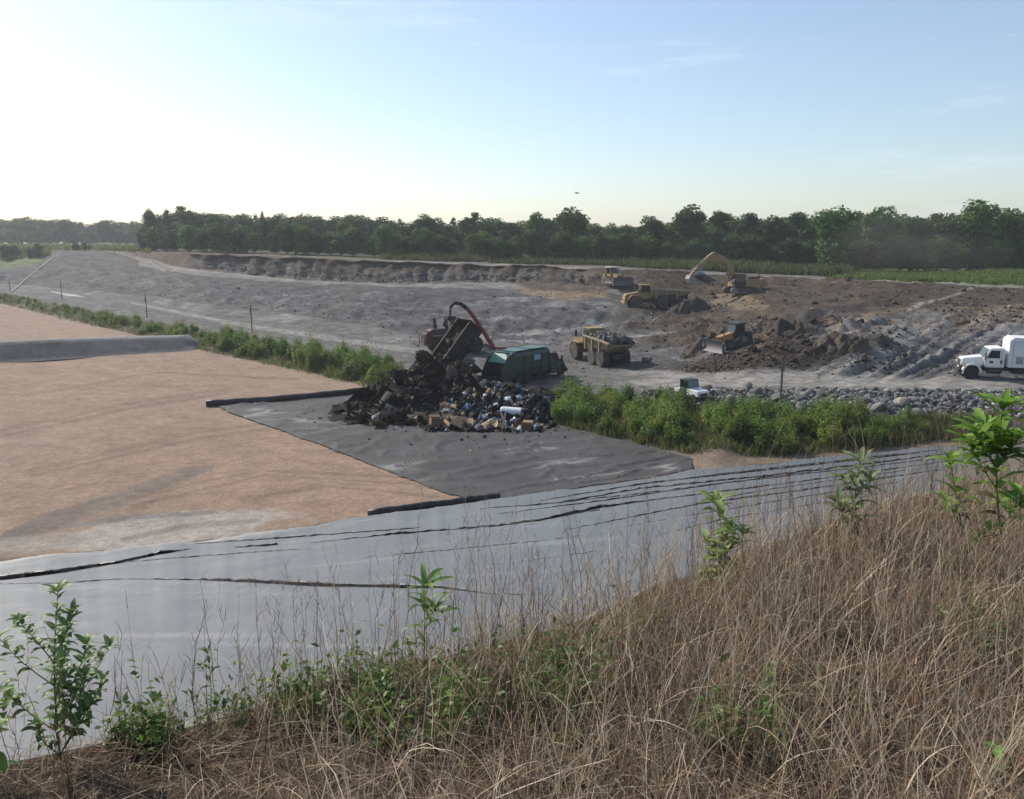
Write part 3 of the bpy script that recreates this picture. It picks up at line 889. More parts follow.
# trees that stand out on the skyline: (px, top row, distance, kind, width factor, label)
TREES = [
    (152, 211, 246, 'broad', .62, 'narrow leafy tree standing at the left end of the main tree line'),
    (186, 207, 252, 'airy', 1.15, 'tall airy tree with sky showing through its crown, left end of main tree line'),
    (216, 217, 240, 'broad', .95, 'dark round tree just right of the airy tree at the left end'),
    (243, 219, 232, 'cedar', 1.2, 'dark pointed tree in the left part of the main tree line'),
    (264, 214, 232, 'cedar', .9, 'slim dark tree with small pointed top above the left part of cut bank'),
    (292, 222, 226, 'cedar', 1.2, 'dark cedar in the even dark stretch behind the cut bank'),
    (318, 223, 224, 'cedar', 1.25, 'low dark cedar behind the middle of the cut bank'),
    (345, 222, 222, 'broad', .8, 'dark leafy tree between cedars behind the cut bank'),
    (372, 226, 220, 'cedar', 1.3, 'broad dark cedar left of the twin topped tree'),
    (395, 227, 222, 'cedar', 1.1, 'small dark cedar beside the tall dense tree above the cut bank'),
    (425, 217, 218, 'broad', .92, 'tall dense dark tree standing above its neighbours behind the cut bank'),
    (448, 229, 217, 'cedar', 1.2, 'short dark cedar between two taller trees'),
    (473, 213, 214, 'airy', .95, 'tall loose crowned tree left of the centre of the tree line'),
    (506, 226, 212, 'cedar', 1.35, 'dark cone shaped cedar left of the big rounded pair'),
    (536, 215, 208, 'broad', .85, 'leafy tree forming the left half of the big rounded pair'),
    (570, 210, 205, 'broad', 1.1, 'biggest rounded tree near centre, left of the yellow bulldozer'),
    (611, 226, 206, 'broad', .9, 'lower dark tree directly behind the yellow bulldozer'),
    (648, 218, 202, 'broad', .9, 'dense tree between the bulldozer and the excavator boom'),
    (690, 207, 198, 'broad', .95, 'tall leafy tree behind the raised excavator boom'),
    (716, 212, 197, 'airy', .9, 'loose crowned tree above the excavator cab'),
    (745, 214, 196, 'airy', 1.0, 'feathery light green tree right of the excavator'),
    (772, 218, 192, 'broad', .85, 'dark rounded tree right of the feathery light green tree'),
    (800, 213, 196, 'airy', 1.0, 'thin topped tree left of the large tree that reaches the ground'),
    (838, 208, 176, 'broad', 1.05, 'large leafy tree reaching the ground at the left end of green field'),
    (882, 208, 186, 'broad', 1.05, 'dusty looking broad tree behind the left part of green field'),
    (912, 219, 190, 'broad', .9, 'low rounded tree in the dip of the skyline above the green field'),
    (938, 213, 188, 'airy', 1.1, 'pale loose tree left of the tallest tree at right'),
    (972, 201, 184, 'broad', 1.0, 'tallest rounded tree at the right of the tree line'),
    (1006, 210, 184, 'broad', 1.0, 'dark broad tree near the right edge of the picture'),
    (1034, 214, 184, 'broad', 1.0, 'dark leafy tree cut by the right edge of the picture'),
]
for px, top, d, kind, wid, lab in TREES:
    b_ = P(px, 250, d); z = gz(b_.x, b_.y); tz = P(px, top - 4, d).z
    plant_tree(kind, b_.x, b_.y, tz - z, wid * 1.12, lab, z=z)
# second rank filling the wood behind
for i in range(128):
    px = 158 + i * 7.6 + tr_g.uniform(-5, 5)
    if px > 1120: break
    d = float(np.interp(px, [150, 400, 700, 1024], [262, 232, 214, 200])) + tr_g.uniform(0, 14)
    top = float(np.interp(px, [150, 200, 300, 400, 500, 560, 610, 690, 800, 880, 960, 1024, 1100], [209, 209, 214, 217, 218, 217, 225, 217, 216, 213, 214, 214, 209])) + tr_g.uniform(-2, 5)
    b_ = P(px, 250, d); z = gz(b_.x, b_.y)
    kind = 'cedar' if (px < 520 and tr_g.random() < .2) else 'broad'
    plant_tree(kind, b_.x, b_.y, P(px, top, d).z - z, tr_g.uniform(1.2, 1.6) * (1.25 if kind == 'cedar' else 1), 'dark tree of the second rank, half hidden in the main tree line beyond the pit', 'trees of the second rank in the main tree line', z=z)
# lower understorey trees along the wood edge
for i in range(84):
    px = 148 + i * 11 + tr_g.uniform(-7, 7)
    d = float(np.interp(px, [150, 200, 400, 700, 830, 1060], [240, 206, 190, 193, 181, 179])) + tr_g.uniform(-1, 3)
    b_ = P(px, 250, d); z = gz(b_.x, b_.y)
    plant_tree('broad', b_.x, b_.y, tr_g.uniform(4.5, 7.5), tr_g.uniform(1.1, 1.6), 'low bushy young tree along the foot of the main tree line', 'bushy young trees along the wood edge', z=z)
# far line at the left, beyond the field
fx = -70
k = 0
while fx < 165:
    d = 470 + tr_g.uniform(-12, 25)
    top = float(np.interp(fx, [-70, 0, 40, 60, 100, 165], [219, 219, 217, 219, 221, 222])) + tr_g.uniform(-2, 3)
    b_ = P(fx, 244, d); z = gz(b_.x, b_.y)
    plant_tree('broad', b_.x, b_.y, P(fx, top, d).z - z, tr_g.uniform(1.0, 1.5), 'bluish distant tree in the far line beyond the left field', 'trees of the far line at left', z=z)
    fx += tr_g.uniform(5, 8.5)
for px in list(range(-60, 165, 9)):
    d = 462; b_ = P(px + tr_g.uniform(-3, 3), 244, d); z = gz(b_.x, b_.y)
    plant_tree('broad', b_.x, b_.y, tr_g.uniform(6, 9), tr_g.uniform(1.5, 1.9), 'low bushy tree at the foot of the far line beyond the left field', 'low trees of the far line at left', z=z)
# dark bushes on the bank at the left
for px, top, base, d, lab in [(5, 244, 252, 275, 'dark bush at the very left end of the grassy bank'), (14, 244.5, 251, 278, 'small dark bush second from the left on the grassy bank'),
                              (29, 247, 254, 270, 'low olive bush between the dark bushes on the left bank'), (37, 242.5, 252, 268, 'tallest dark bush on the grassy bank at left')]:
    b_ = P(px, base, d); z = gz(b_.x, b_.y)
    plant_tree('broad', b_.x, b_.y, max(1.6, P(px, top, d).z - z), 1.35, lab, z=z)

# ------------------------------------------------------------------ field grass and weeds (uncountable)
def tufts(name, pts, h, wdt, c0, c1, seed, m, blades=5, spread=.35):
    """grass as narrow upright triangles-quads around each point"""
    g = np.random.default_rng(seed); n = len(pts)
    B = np.repeat(pts, blades, 0); k = len(B)
    B = B + np.c_[g.normal(0, spread, (k, 2)), np.zeros(k)]
    hh = np.repeat(h * g.uniform(.5, 1.3, n) * (1 + .9 * fbm(pts[:, 0] * .12, pts[:, 1] * .12, seed + 60, 4)).clip(.25, 2), blades) * g.uniform(.6, 1.2, k)
    lean = g.normal(0, .35, (k, 2)) * hh[:, None]
    a = g.uniform(0, 6.28, k); wv = np.c_[np.cos(a), np.sin(a), np.zeros(k)] * (wdt * g.uniform(.6, 1.3, k))[:, None]
    top = B + np.c_[lean, hh]; mid = B + np.c_[lean * .35, hh * .55]
    Vv = np.stack([B - wv * .5 - [0, 0, .1], B + wv * .5 - [0, 0, .1], mid + wv * .45, mid - wv * .45, top + wv * .12, top - wv * .12], 1).reshape(-1, 3)
    i = np.arange(k)[:, None] * 6
    Q = np.concatenate([i + [0, 1, 2, 3], i + [3, 2, 4, 5]], 0)
    mixv = np.repeat(g.random(n), blades) * .6 + g.random(k) * .4
    fc = np.array(c0) * (1 - mixv[:, None]) + np.array(c1) * mixv[:, None]
    return np_mesh(name, Vv, Q, m, fcol=np.concatenate([fc, fc], 0))


pt1, p1x = band_pts(1, 825, 1100, 5800, 0.02, .86, 21)
pt1 = pt1[np.random.default_rng(5).random(len(pt1)) < np.clip((p1x - 825) / 50, 0, 1)]
o = tufts('field_grass', pt1, .55, .22, (.075, .14, .03), (.19, .22, .07), 1, M_GRASSF)
tag(o, 'bright green weedy field in front of the right hand trees', 'grass', kind='stuff')
pt2, ppx = band_pts(1, 225, 850, 9000, 0.0, .72, 22)
keep = (fbm(pt2[:, 0] * .035, pt2[:, 1] * .05, 9, 3) > -.12 - .5 * (ppx > 640)) & ~((ppx < 380) & (fbm(pt2[:, 0] * .05, pt2[:, 1] * .02, 10, 2) < .05))
o = tufts('tall_grass', pt2[keep], 1.05, .3, (.045, .075, .025), (.15, .14, .06), 2, M_GRASSF)
tag(o, 'tall olive grass strip between the upper track and the tree line', 'grass', kind='stuff')
pt3, _ = band_pts(1, -100, 150, 2600, 0.3, .98, 23)
pt3b, _ = band_pts(2, -100, 48, 1100, 0.0, .9, 24)
o = tufts('bank_weeds', np.concatenate([pt3, pt3b]), .9, .35, (.07, .12, .035), (.24, .22, .09), 3, M_GRASSF)
tag(o, 'rough weeds over the grassy bank at the far left', 'weeds', kind='stuff')

# ------------------------------------------------------------------ shrubs in the green strips
def shrub_proto(seed, hgt, n=1700, c0=(.055, .105, .022)):
    g = np.random.default_rng(seed)
    lobes = []
    for i in range(9):
        a = g.uniform(0, 6.28); rr = g.uniform(.1, .75); z = hgt * g.uniform(.25, .85) * (1 - .35 * rr)
        s = g.uniform(.3, .55)
        lobes.append((rr * math.cos(a), rr * math.sin(a), z, s, s, s * g.uniform(.8, 1.3)))
    pts, d = lobe_points(lobes, n, g, .3)
    k = int(n * .4)                                  # upright shoots that break the outline
    j = g.choice(n, k); pts[j, 2] += g.exponential(.24, k) * hgt * .8
    pts[:, 2] = np.clip(pts[:, 2], .03, None)
    d[:, 2] += .4
    Vv, Q = leaf_quads(pts, d, np.full(n, .085), g, .7, 2.4)
    cl = fbm(pts[:, 0] * 2.2, pts[:, 2] * 2.2 + pts[:, 1], seed, 3)
    fc = np.array(c0) * (1 + .5 * cl + .3 * g.uniform(-1, 1, n))[:, None]
    fc[:, 0] *= 1 + .5 * g.random(n)
    root = empty('shrub', 'x', 'shrub')
    np_mesh('foliage', Vv, Q, M_SHRUB, fcol=fc, parent=root)
    sb = MB()
    for i in range(6):
        l = lobes[i]; sb.tube([(l[0] * .1, l[1] * .1, -.1), (l[0] * .6, l[1] * .6, l[2] * .6), (l[0], l[1], l[2])], .018, 4, r1=.006)
    sb.build('stem', M_BARK, root)
    return root


SH = [shrub_proto(300 + i, 1.35 + .2 * (i % 3), c0=[(.10, .215, .034), (.09, .195, .034), (.135, .235, .045), (.11, .20, .05)][i % 4]) for i in range(8)]
sh_used = set(); sg = random.Random(9)


def put_shrub(pt, s, label, group):
    i = sg.randrange(len(SH))
    if i in sh_used: o = copy_tree(SH[i])
    else: o = SH[i]; sh_used.add(i)
    o.location = (pt[0], pt[1], pt[2] - .05); o.scale = (s * sg.uniform(.9, 1.3), s * sg.uniform(.9, 1.3), s * sg.uniform(.8, 1.25))
    o.rotation_euler = (0, 0, sg.uniform(0, 6.28)); o['label'] = label; o['group'] = group


sl, spx = band_pts(9, -30, 396, 150, 0.12, .86, 31)
for q, x in zip(sl, spx):
    put_shrub(q, .55 + .5 * min(1, max(0, (x - 60) / 260)), 'leafy green shrub in the long strip between red floor and grey road at left', 'shrubs in the strip left of the waste heap')
sr, srx = band_pts(9, 556, 930, 175, 0.02, .9, 32)
for q, x in zip(sr, srx):
    u = 1.0 if x < 840 else max(.45, 1 - (x - 840) / 150)
    if 670 < x < 712 and sg.random() < .75: continue
    put_shrub(q, .84 * u, 'leafy green shrub in the strip between the liner and the rock bank', 'shrubs in the strip right of the waste heap')
gp1, _ = band_pts(9, -60, 398, 2600, .02, .98, 33)
gp2, gx = band_pts(9, 548, 1000, 3600, .0, .98, 34)
o = tufts('weeds', np.concatenate([gp1, gp2]), .6, .07, (.06, .11, .025), (.20, .19, .07), 5, M_GRASSF, blades=6, spread=.22)
tag(o, 'mixed green and straw weeds filling the strips among the shrubs', 'weeds', kind='stuff')
# ================================================================== foreground grass
M_DRY = attr_mat('dry_grass', rough=.7, var=0, bump=0, spec=.2, transl=.25)
M_LEAF = attr_mat('weed_leaf', rough=.5, var=.12, scale=(30,), bump=.2, bdist=.003, bscale=80, spec=.35, transl=.38)
M_STEM = mat('weed_stem', (.12, .15, .05), rough=.6, scale=30, var=.4)


def blades(name, root, h, wdt, lean, curl, colr, m, seg=5, seed=1, parent=None, tip=.15):
    """curved ribbons; all arrays of length n"""
    g = np.random.default_rng(seed); n = len(root)
    a = g.uniform(0, 6.28, n); D = np.c_[np.cos(a), np.sin(a), np.zeros(n)]
    b = g.uniform(0, 6.28, n); W = np.c_[np.cos(b), np.sin(b), np.zeros(n)]
    kx = g.normal(0, .10, (n, 3)); kx[:, 2] = 0
    ps = []
    pos = root.copy(); ang = lean.copy()
    for i in range(seg + 1):
        ps.append(pos.copy())
        st = h / seg
        pos = pos + (D * np.sin(ang)[:, None] + np.array([0, 0, 1]) * np.cos(ang)[:, None]) * st[:, None] + kx * st[:, None] * math.sin(i * 2.1)
        ang = ang + curl / seg * g.uniform(.3, 1.7, n)
    Vv = []
    for i, p in enumerate(ps):
        w_ = (wdt * (1 - (1 - tip) * (i / seg) ** 1.5))[:, None] * .5
        Vv += [p - W * w_, p + W * w_]
    Vv = np.stack(Vv, 1).reshape(-1, 3)
    k = 2 * (seg + 1); i0 = np.arange(n)[:, None] * k
    Q = np.concatenate([i0 + [2 * j, 2 * j + 1, 2 * j + 3, 2 * j + 2] for j in range(seg)], 0)
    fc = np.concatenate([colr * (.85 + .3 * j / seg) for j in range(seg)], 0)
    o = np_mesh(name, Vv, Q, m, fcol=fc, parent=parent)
    return o, ps


def hill_pts(n, seed, x0=-2.6, x1=11, dmax=12.0, near=1.2, crest_bias=0.0, pw=1.0):
    """points on the bank inside the view, denser near the viewer"""
    g = np.random.default_rng(seed); out = []
    tot = 0
    while tot < n:
        m_ = n * 2
        y = near + (dmax - near) * g.random(m_) ** pw
        x = g.uniform(-1, 1, m_) * (y * .68 + .5)
        cy = crest_y(x)
        ok = (y < cy + .02) & (x > x0) & (x < x1)
        if crest_bias: ok &= g.random(m_) < np.exp(-(cy - y) / crest_bias)
        out.append(np.c_[x[ok], y[ok]]); tot += ok.sum()
    xy = np.concatenate(out)[:n]
    return np.c_[xy, hill_z(xy[:, 0], xy[:, 1])]


def screen(p):
    """picture point of world points (n,3)"""
    x, y, z = p[:, 0], p[:, 1], p[:, 2] - CZ
    dep = y * CP - z * SP; up = y * SP + z * CP
    return CX + F * x / dep, CY - F * up / dep


def palette(n, g, cols, wts):
    c_ = np.array(cols)[g.choice(len(cols), n, p=np.array(wts) / sum(wts))]
    return c_ * g.uniform(.7, 1.25, (n, 1))


gg = np.random.default_rng(40)
BR = [(.49, .37, .245), (.34, .235, .145), (.17, .118, .082), (.58, .48, .36), (.11, .083, .062)]
# main sward: density lower to the left where the bank is barer
pt = hill_pts(52000, 41, pw=1.35)
sx, sy = screen(pt)
dens = sstep(-20, 420, sx) * .6 + .4
dens *= 1 - .7 * np.exp(-(((sx - 230) / 90) ** 2 + ((sy - 700) / 40) ** 2)) - .5 * np.exp(-(((sx - 450) / 130) ** 2 + ((sy - 690) / 50) ** 2))
bare = sstep(.05, .45, fbm(pt[:, 0] * .9, pt[:, 1] * .9, 43, 4)) * sstep(560, 720, sy)
clump = sstep(-.35, .25, fbm(pt[:, 0] * 3.2, pt[:, 1] * 3.2, 143, 3)) * .85 + .15
keep = gg.random(len(pt)) < dens * clump * (1 - .8 * bare) * (1 - .62 * sstep(640, 740, sy + 60 * fbm(pt[:, 0] * 1.4, pt[:, 1] * 1.4, 144, 3)))
pt = pt[keep]; sx = sx[keep]; sy = sy[keep]; n = len(pt)
cen = hill_pts(900, 141, pw=1.3); nc_ = int(n * .55)         # over half of the blades grow in tussocks
ci_ = gg.integers(0, len(cen), nc_); cx_, cy_ = screen(cen); dn = np.clip(sstep(150, 600, cx_), .1, 1)
ok_ = gg.random(nc_) < dn[ci_]
jj = np.arange(nc_)[ok_]
pt[jj, :2] = cen[ci_[ok_], :2] + gg.normal(0, .035, (len(jj), 2)); pt[:, 2] = hill_z(pt[:, 0], pt[:, 1])
sx, sy = screen(pt)
hfac = np.clip(sstep(150, 700, sx) * .75 + .3, .3, 1.05) * (1 - .35 * sstep(620, 780, sy))
h = hfac * gg.gamma(5, .075, n) * .95
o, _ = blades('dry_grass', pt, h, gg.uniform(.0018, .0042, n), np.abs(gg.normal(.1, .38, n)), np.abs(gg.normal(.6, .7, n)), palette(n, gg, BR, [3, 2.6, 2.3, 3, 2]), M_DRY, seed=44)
tag(o, 'dense dry brown grass covering the foreground bank', 'grass', kind='stuff')
# the same sward carries on beside and behind the viewer
ge = np.random.default_rng(240); xe = ge.uniform(-5, 14, 60000); ye = ge.uniform(-3, 9, 60000)
oke = (ye < crest_y(xe)) & (np.abs(xe) > np.maximum(ye, 0) * .66 + .35) & ((xe ** 2 + ye ** 2) > 1.2)
xe, ye = xe[oke][:22000], ye[oke][:22000]; n = len(xe)
o, _ = blades('dry_grass', np.c_[xe, ye, hill_z(xe, ye)], ge.gamma(5, .07, n), ge.uniform(.003, .007, n), np.abs(ge.normal(.1, .38, n)), np.abs(ge.normal(.6, .7, n)), palette(n, ge, BR, [3, 2.6, 2.3, 3, 2]), M_DRY, seg=4, seed=241)
tag(o, 'dry brown grass on the bank at both sides of the view', 'grass', kind='stuff')
# thatch lying on the ground
pt = hill_pts(30000, 45, pw=1.5); n = len(pt); pt[:, 2] += gg.uniform(0, .05, n)
o, _ = blades('grass_thatch', pt, gg.uniform(.05, .24, n), gg.uniform(.0018, .0045, n), gg.uniform(1.05, 1.6, n), gg.normal(.1, .3, n), palette(n, gg, BR, [2.5, 4, 4, .8, 3]), M_DRY, seg=3, seed=46)
tag(o, 'flattened dead grass and litter on the foreground soil', 'grass', kind='stuff')
# pale bent straws
pt = hill_pts(3600, 47, pw=1.2); sx, sy = screen(pt)
pt = pt[gg.random(len(pt)) < sstep(80, 400, sx)]; n = len(pt)
o, _ = blades('pale_straw', pt, gg.uniform(.18, .5, n), gg.uniform(.0022, .0052, n), np.abs(gg.normal(.3, .4, n)), np.abs(gg.normal(.8, .8, n)), palette(n, gg, [(.68, .57, .42), (.56, .45, .31)], [1, 1]), M_DRY, seg=7, seed=48, tip=.3)
tag(o, 'pale bent straw stalks standing among the brown grass', 'grass', kind='stuff')
# tall thin seed stalks with side twigs, along the crest
pt = np.concatenate([hill_pts(620, 49, crest_bias=.5, pw=1.1, dmax=9), hill_pts(260, 50, pw=1.0, dmax=9)])
sx, sy = screen(pt); pt = pt[gg.random(len(pt)) < sstep(-60, 260, sx) * .9 + .1]; n = len(pt)
sx, _ = screen(pt)
h = gg.uniform(.35, .78, n) * np.where(sx < 330, .72, 1.0)
sc = palette(n, gg, [(.14, .085, .06), (.20, .13, .085), (.36, .27, .18), (.10, .07, .055)], [3, 3, 2, 2])
o, ps = blades('seed_stalks', pt, h, gg.uniform(.0022, .0036, n), np.abs(gg.normal(0, .13, n)), gg.normal(.12, .25, n), sc, M_DRY, seg=7, seed=51, tip=.35)
tag(o, 'tall thin dry seed stalks along the crest of the bank', 'grass', kind='stuff')
tw = []; twc = []
for j in (3, 4, 5, 6, 7):
    for r_ in range(3):
        q = ps[j] * .6 + ps[j - 1] * .4 if r_ == 1 else ps[j].copy()
        sel = gg.random(n) < .62; tw.append(q[sel]); twc.append(sc[sel] * 1.15)
tw = np.concatenate(tw); twc = np.concatenate(twc); k = len(tw)
o, _ = blades('seed_twigs', tw, gg.uniform(.02, .085, k), np.full(k, .0018), gg.uniform(.25, .75, k), gg.normal(.2, .5, k), twc, M_DRY, seg=2, seed=52, tip=.6)
tag(o, 'fine side twigs on the dry seed stalks', 'grass', kind='stuff')


# low green creepers
def patch(cx, cy, rx_, ry_, n, seed):
    g = np.random.default_rng(seed)
    a = g.uniform(0, 6.28, n); r_ = np.sqrt(g.random(n)) * (1 + .35 * np.sin(a * 3 + seed))
    out = []
    for u, v in zip(cx + rx_ * r_ * np.cos(a), cy + ry_ * r_ * np.sin(a)):
        p = hill_at(u, v)
        if p.y <= float(crest_y(p.x)) + .03: out.append(p)
    return np.array([tuple(p) for p in out])


pts = np.concatenate([patch(225, 715, 95, 30, 3600, 1), patch(440, 700, 125, 50, 3300, 2), patch(130, 745, 50, 18, 700, 11), patch(560, 690, 60, 50, 1300, 3), patch(330, 700, 90, 30, 1200, 4),
                      patch(745, 745, 45, 30, 700, 5), patch(640, 640, 40, 25, 320, 8), patch(985, 650, 40, 30, 420, 6), patch(800, 720, 60, 30, 260, 7), patch(985, 500, 40, 25, 500, 9)])
g_ = np.random.default_rng(55); cl = fbm(pts[:, 0] * 6, pts[:, 1] * 6, 56, 3)
pts = pts[(cl + g_.normal(0, .15, len(pts))) > -.12]; n = len(pts)
pts[:, 2] += g_.gamma(2, .035, n)
nr_ = np.tile([0, 0, 1.0], (n, 1))
Vv, Q = leaf_quads(pts, nr_, np.full(n, .019), g_, .55, 1.8)
fc = palette(n, g_, [(.12, .20, .04), (.085, .155, .035), (.17, .25, .06), (.2, .2, .08)], [3, 3, 2, 1])
o = np_mesh('ground_cover', Vv, Q, M_LEAF, fcol=fc)
tag(o, 'low green creeping weeds in patches under the dry grass', 'weeds', kind='stuff')
stp = pts[::3]; n = len(stp); bs = stp.copy(); bs[:, 2] = hill_z(bs[:, 0], bs[:, 1])
o, _ = blades('green_grass', bs, g_.uniform(.06, .22, n), g_.uniform(.002, .004, n), np.abs(g_.normal(.2, .3, n)), g_.normal(.6, .4, n), palette(n, g_, [(.10, .15, .03), (.17, .20, .06)], [1, 1]), M_DRY, seg=4, seed=57)
tag(o, 'green grass blades mixed into the creeping weeds', 'grass', kind='stuff')


# ------------------------------------------------------------------ tall leafy weeds, one thing each
def leaf_geo(base, dirv, ln, wd, droop, g, lobes=False):
    """one lance-shaped leaf folded along its midrib"""
    d = dirv.normalized(); side = d.cross(Vector((0, 0, 1)))
    side = Vector((1, 0, 0)) if side.length < 1e-3 else side.normalized()
    side = (side + Vector((0, 0, g.uniform(-.35, .35)))).normalized()
    vs = []; pos = Vector(base); ns = 7
    for i in range(ns + 1):
        u = i / ns
        wv = wd * (math.sin(math.pi * min(1, u * .93 + .05)) ** .8) * (1.25 - .5 * u) * (0 if i == ns else 1)
        if u < .12: wv = wd * .06
        if lobes: wv *= 1 + .35 * (i % 2)
        up = side.cross(d)
        vs += [pos - side * wv * .5 + up * wv * .16, pos.copy(), pos + side * wv * .5 + up * wv * .16]
        pos = pos + d * (ln / ns)
        d = (d + Vector((0, 0, -droop / ns * (1 + u)))).normalized()
    fs = []
    for i in range(ns):
        a = i * 3
        fs += [(a, a + 1, a + 4, a + 3), (a + 1, a + 2, a + 5, a + 4)]
    return vs, fs


def weed(name, base, top, label, nleaf=24, ll=.10, lw=.03, branches=0, seed=1, col_=(.10, .18, .035), start=.25, lobes=False, rosette=6, thick=.006, cat='weed', blen=.4):
    g = random.Random(seed)
    root = empty(name, label, cat)
    base = Vector(base); root.location = base
    T = Vector(top) - base
    H = T.length
    Vs, Fs, Cs = [], [], []
    st = MB()

    def add_leaf(p, dv, l, w_, dr, c_):
        vs, fs = leaf_geo(p, dv, l, w_, dr, g, lobes)
        o = len(Vs); Vs.extend([tuple(v) for v in vs]); Fs.extend([[i + o for i in f] for f in fs]); Cs.extend([c_] * len(fs))

    def axis(p0, p1, nl, s0, l, w_, r0, ros):
        bend = Vector((g.uniform(-.06, .06), g.uniform(-.06, .06), 0)) * (p1 - p0).length
        pts_ = [p0 + (p1 - p0) * u + bend * math.sin(math.pi * u) for u in [i / 8 for i in range(9)]]
        st.tube(pts_, r0, 6, r1=r0 * .35)
        ph = g.uniform(0, 6.28)
        for i in range(nl):
            u = s0 + (1 - s0) * (i + g.uniform(0, .8)) / nl
            k = min(7, int(u * 8)); p = pts_[k] + (pts_[k + 1] - pts_[k]) * (u * 8 - k)
            ph += 2.4 + g.uniform(-.4, .4)
            el = g.uniform(.1, .6) + .4 * u
            dv = Vector((math.cos(ph) * math.cos(el), math.sin(ph) * math.cos(el), math.sin(el)))
            s = (1.05 - .35 * abs(u - .6)) * g.uniform(.6, 1.15)
            c_ = Vector(col_) * g.uniform(.7, 1.3); 
            if u < .45 and g.random() < .3: c_ = Vector((.14, .12, .05)) * g.uniform(.6, 1)
            add_leaf(p, dv, l * s, w_ * s, g.uniform(.5, 1.5), c_)
        for i in range(ros):
            ph = i * 6.283 / max(1, ros) + g.uniform(-.3, .3); el = g.uniform(.35, 1.0)
            dv = Vector((math.cos(ph) * math.cos(el), math.sin(ph) * math.cos(el), math.sin(el)))
            s = g.uniform(.6, 1.0)
            add_leaf(pts_[-1], dv, l * s, w_ * s * .9, g.uniform(.4, 1.0), Vector(col_) * g.uniform(1.0, 1.5))
        return pts_
    main = axis(Vector((0, 0, -.03)), T, nleaf, start, ll, lw, thick, rosette)
    for b in range(branches):
        u = g.uniform(.15, .75); k = int(u * 8); a = g.uniform(0, 6.28) if b % 2 else (math.pi * g.choice([0, 1]) + g.uniform(-.7, .7))
        ln = H * blen * g.uniform(.7, 1.25) * (1.1 - u * .5)
        e = main[k] + Vector((math.cos(a) * .55, math.sin(a) * .55, .85)).normalized() * ln
        axis(main[k], e, int(nleaf * .5), .3, ll * .85, lw * .85, thick * .55, max(3, rosette - 2))
    st.build('stem', M_STEM, root, smooth=True)
    Vv = np.array(Vs, np.float32)
    np_mesh('foliage', Vv, np.array(Fs), M_LEAF, fcol=np.array([tuple(c_) for c_ in Cs]), parent=root, smooth=True)
    return root


def weed_px(bpx, bpy_, tpx, tpy, *a, **k):
    b = hill_at(bpx, bpy_); t = P(tpx, tpy, b.y + k.pop('lean', .0))
    return weed(a[0], b, t, *a[1:], **k)


weed_px(62, 770, 58, 592, 'broadleaf_weed', 'bushy branching green weed in front of the liner at far left', nleaf=34, ll=.066, lw=.025, branches=16, seed=3, start=.2, rosette=8, thick=.004, blen=.46, col_=(.125, .20, .06))
weed_px(-6, 800, -22, 672, 'broadleaf_weed', 'green weed cut by the left edge beside the bushy weed', nleaf=18, ll=.095, lw=.042, branches=6, seed=8, col_=(.16, .26, .06), start=.1, rosette=6, thick=.004, blen=.5)
weed_px(208, 712, 208, 652, 'feathery_weed', 'small feathery weed on the bank right of the bushy weed', nleaf=20, ll=.05, lw=.012, branches=4, seed=5, start=.2, rosette=5, thick=.002, col_=(.09, .15, .05))
weed_px(424, 668, 425, 588, 'broadleaf_weed', 'upright weed with a star of lance leaves against the pale liner', nleaf=11, ll=.155, lw=.030, branches=1, seed=12, start=.25, rosette=10, thick=.0035, col_=(.12, .21, .045))
weed_px(718, 606, 716, 502, 'broadleaf_weed', 'thin weed with sparse yellowish leaves above the dry grass at centre right', nleaf=17, ll=.14, lw=.042, branches=5, seed=15, start=.3, rosette=7, thick=.004, col_=(.19, .26, .07), blen=.35)
weed_px(858, 560, 860, 462, 'broadleaf_weed', 'drooping weed standing in the dry grass left of the big leafy weed', nleaf=22, ll=.15, lw=.04, branches=4, seed=18, start=.3, rosette=7, thick=.006, col_=(.17, .22, .09), blen=.4)
weed_px(1008, 570, 1003, 408, 'broadleaf_weed', 'tall big leaved weed reaching up to the white truck at right', nleaf=22, ll=.235, lw=.066, branches=5, seed=21, start=.4, rosette=12, thick=.008, col_=(.15, .26, .04), blen=.3)
weed_px(968, 570, 950, 462, 'broadleaf_weed', 'shorter weed leaning left beside the tall big leaved weed', nleaf=12, ll=.16, lw=.05, branches=2, seed=24, start=.4, rosette=7, thick=.006, col_=(.15, .24, .045), blen=.3)
weed_px(992, 788, 994, 752, 'broadleaf_weed', 'small broad leaved seedling in the bottom right corner', nleaf=6, ll=.075, lw=.042, branches=0, seed=27, start=.1, rosette=4, thick=.003, col_=(.20, .34, .08))
weed_px(760, 735, 762, 705, 'broadleaf_weed', 'small ragged green weed low in the dry grass at centre right', nleaf=14, ll=.06, lw=.02, branches=3, seed=30, start=.1, rosette=5, thick=.002, blen=.7)
weed_px(940, 640, 940, 612, 'broadleaf_weed', 'tiny green weed in the dry grass right of centre', nleaf=8, ll=.07, lw=.025, branches=1, seed=33, start=.1, rosette=5, thick=.002)
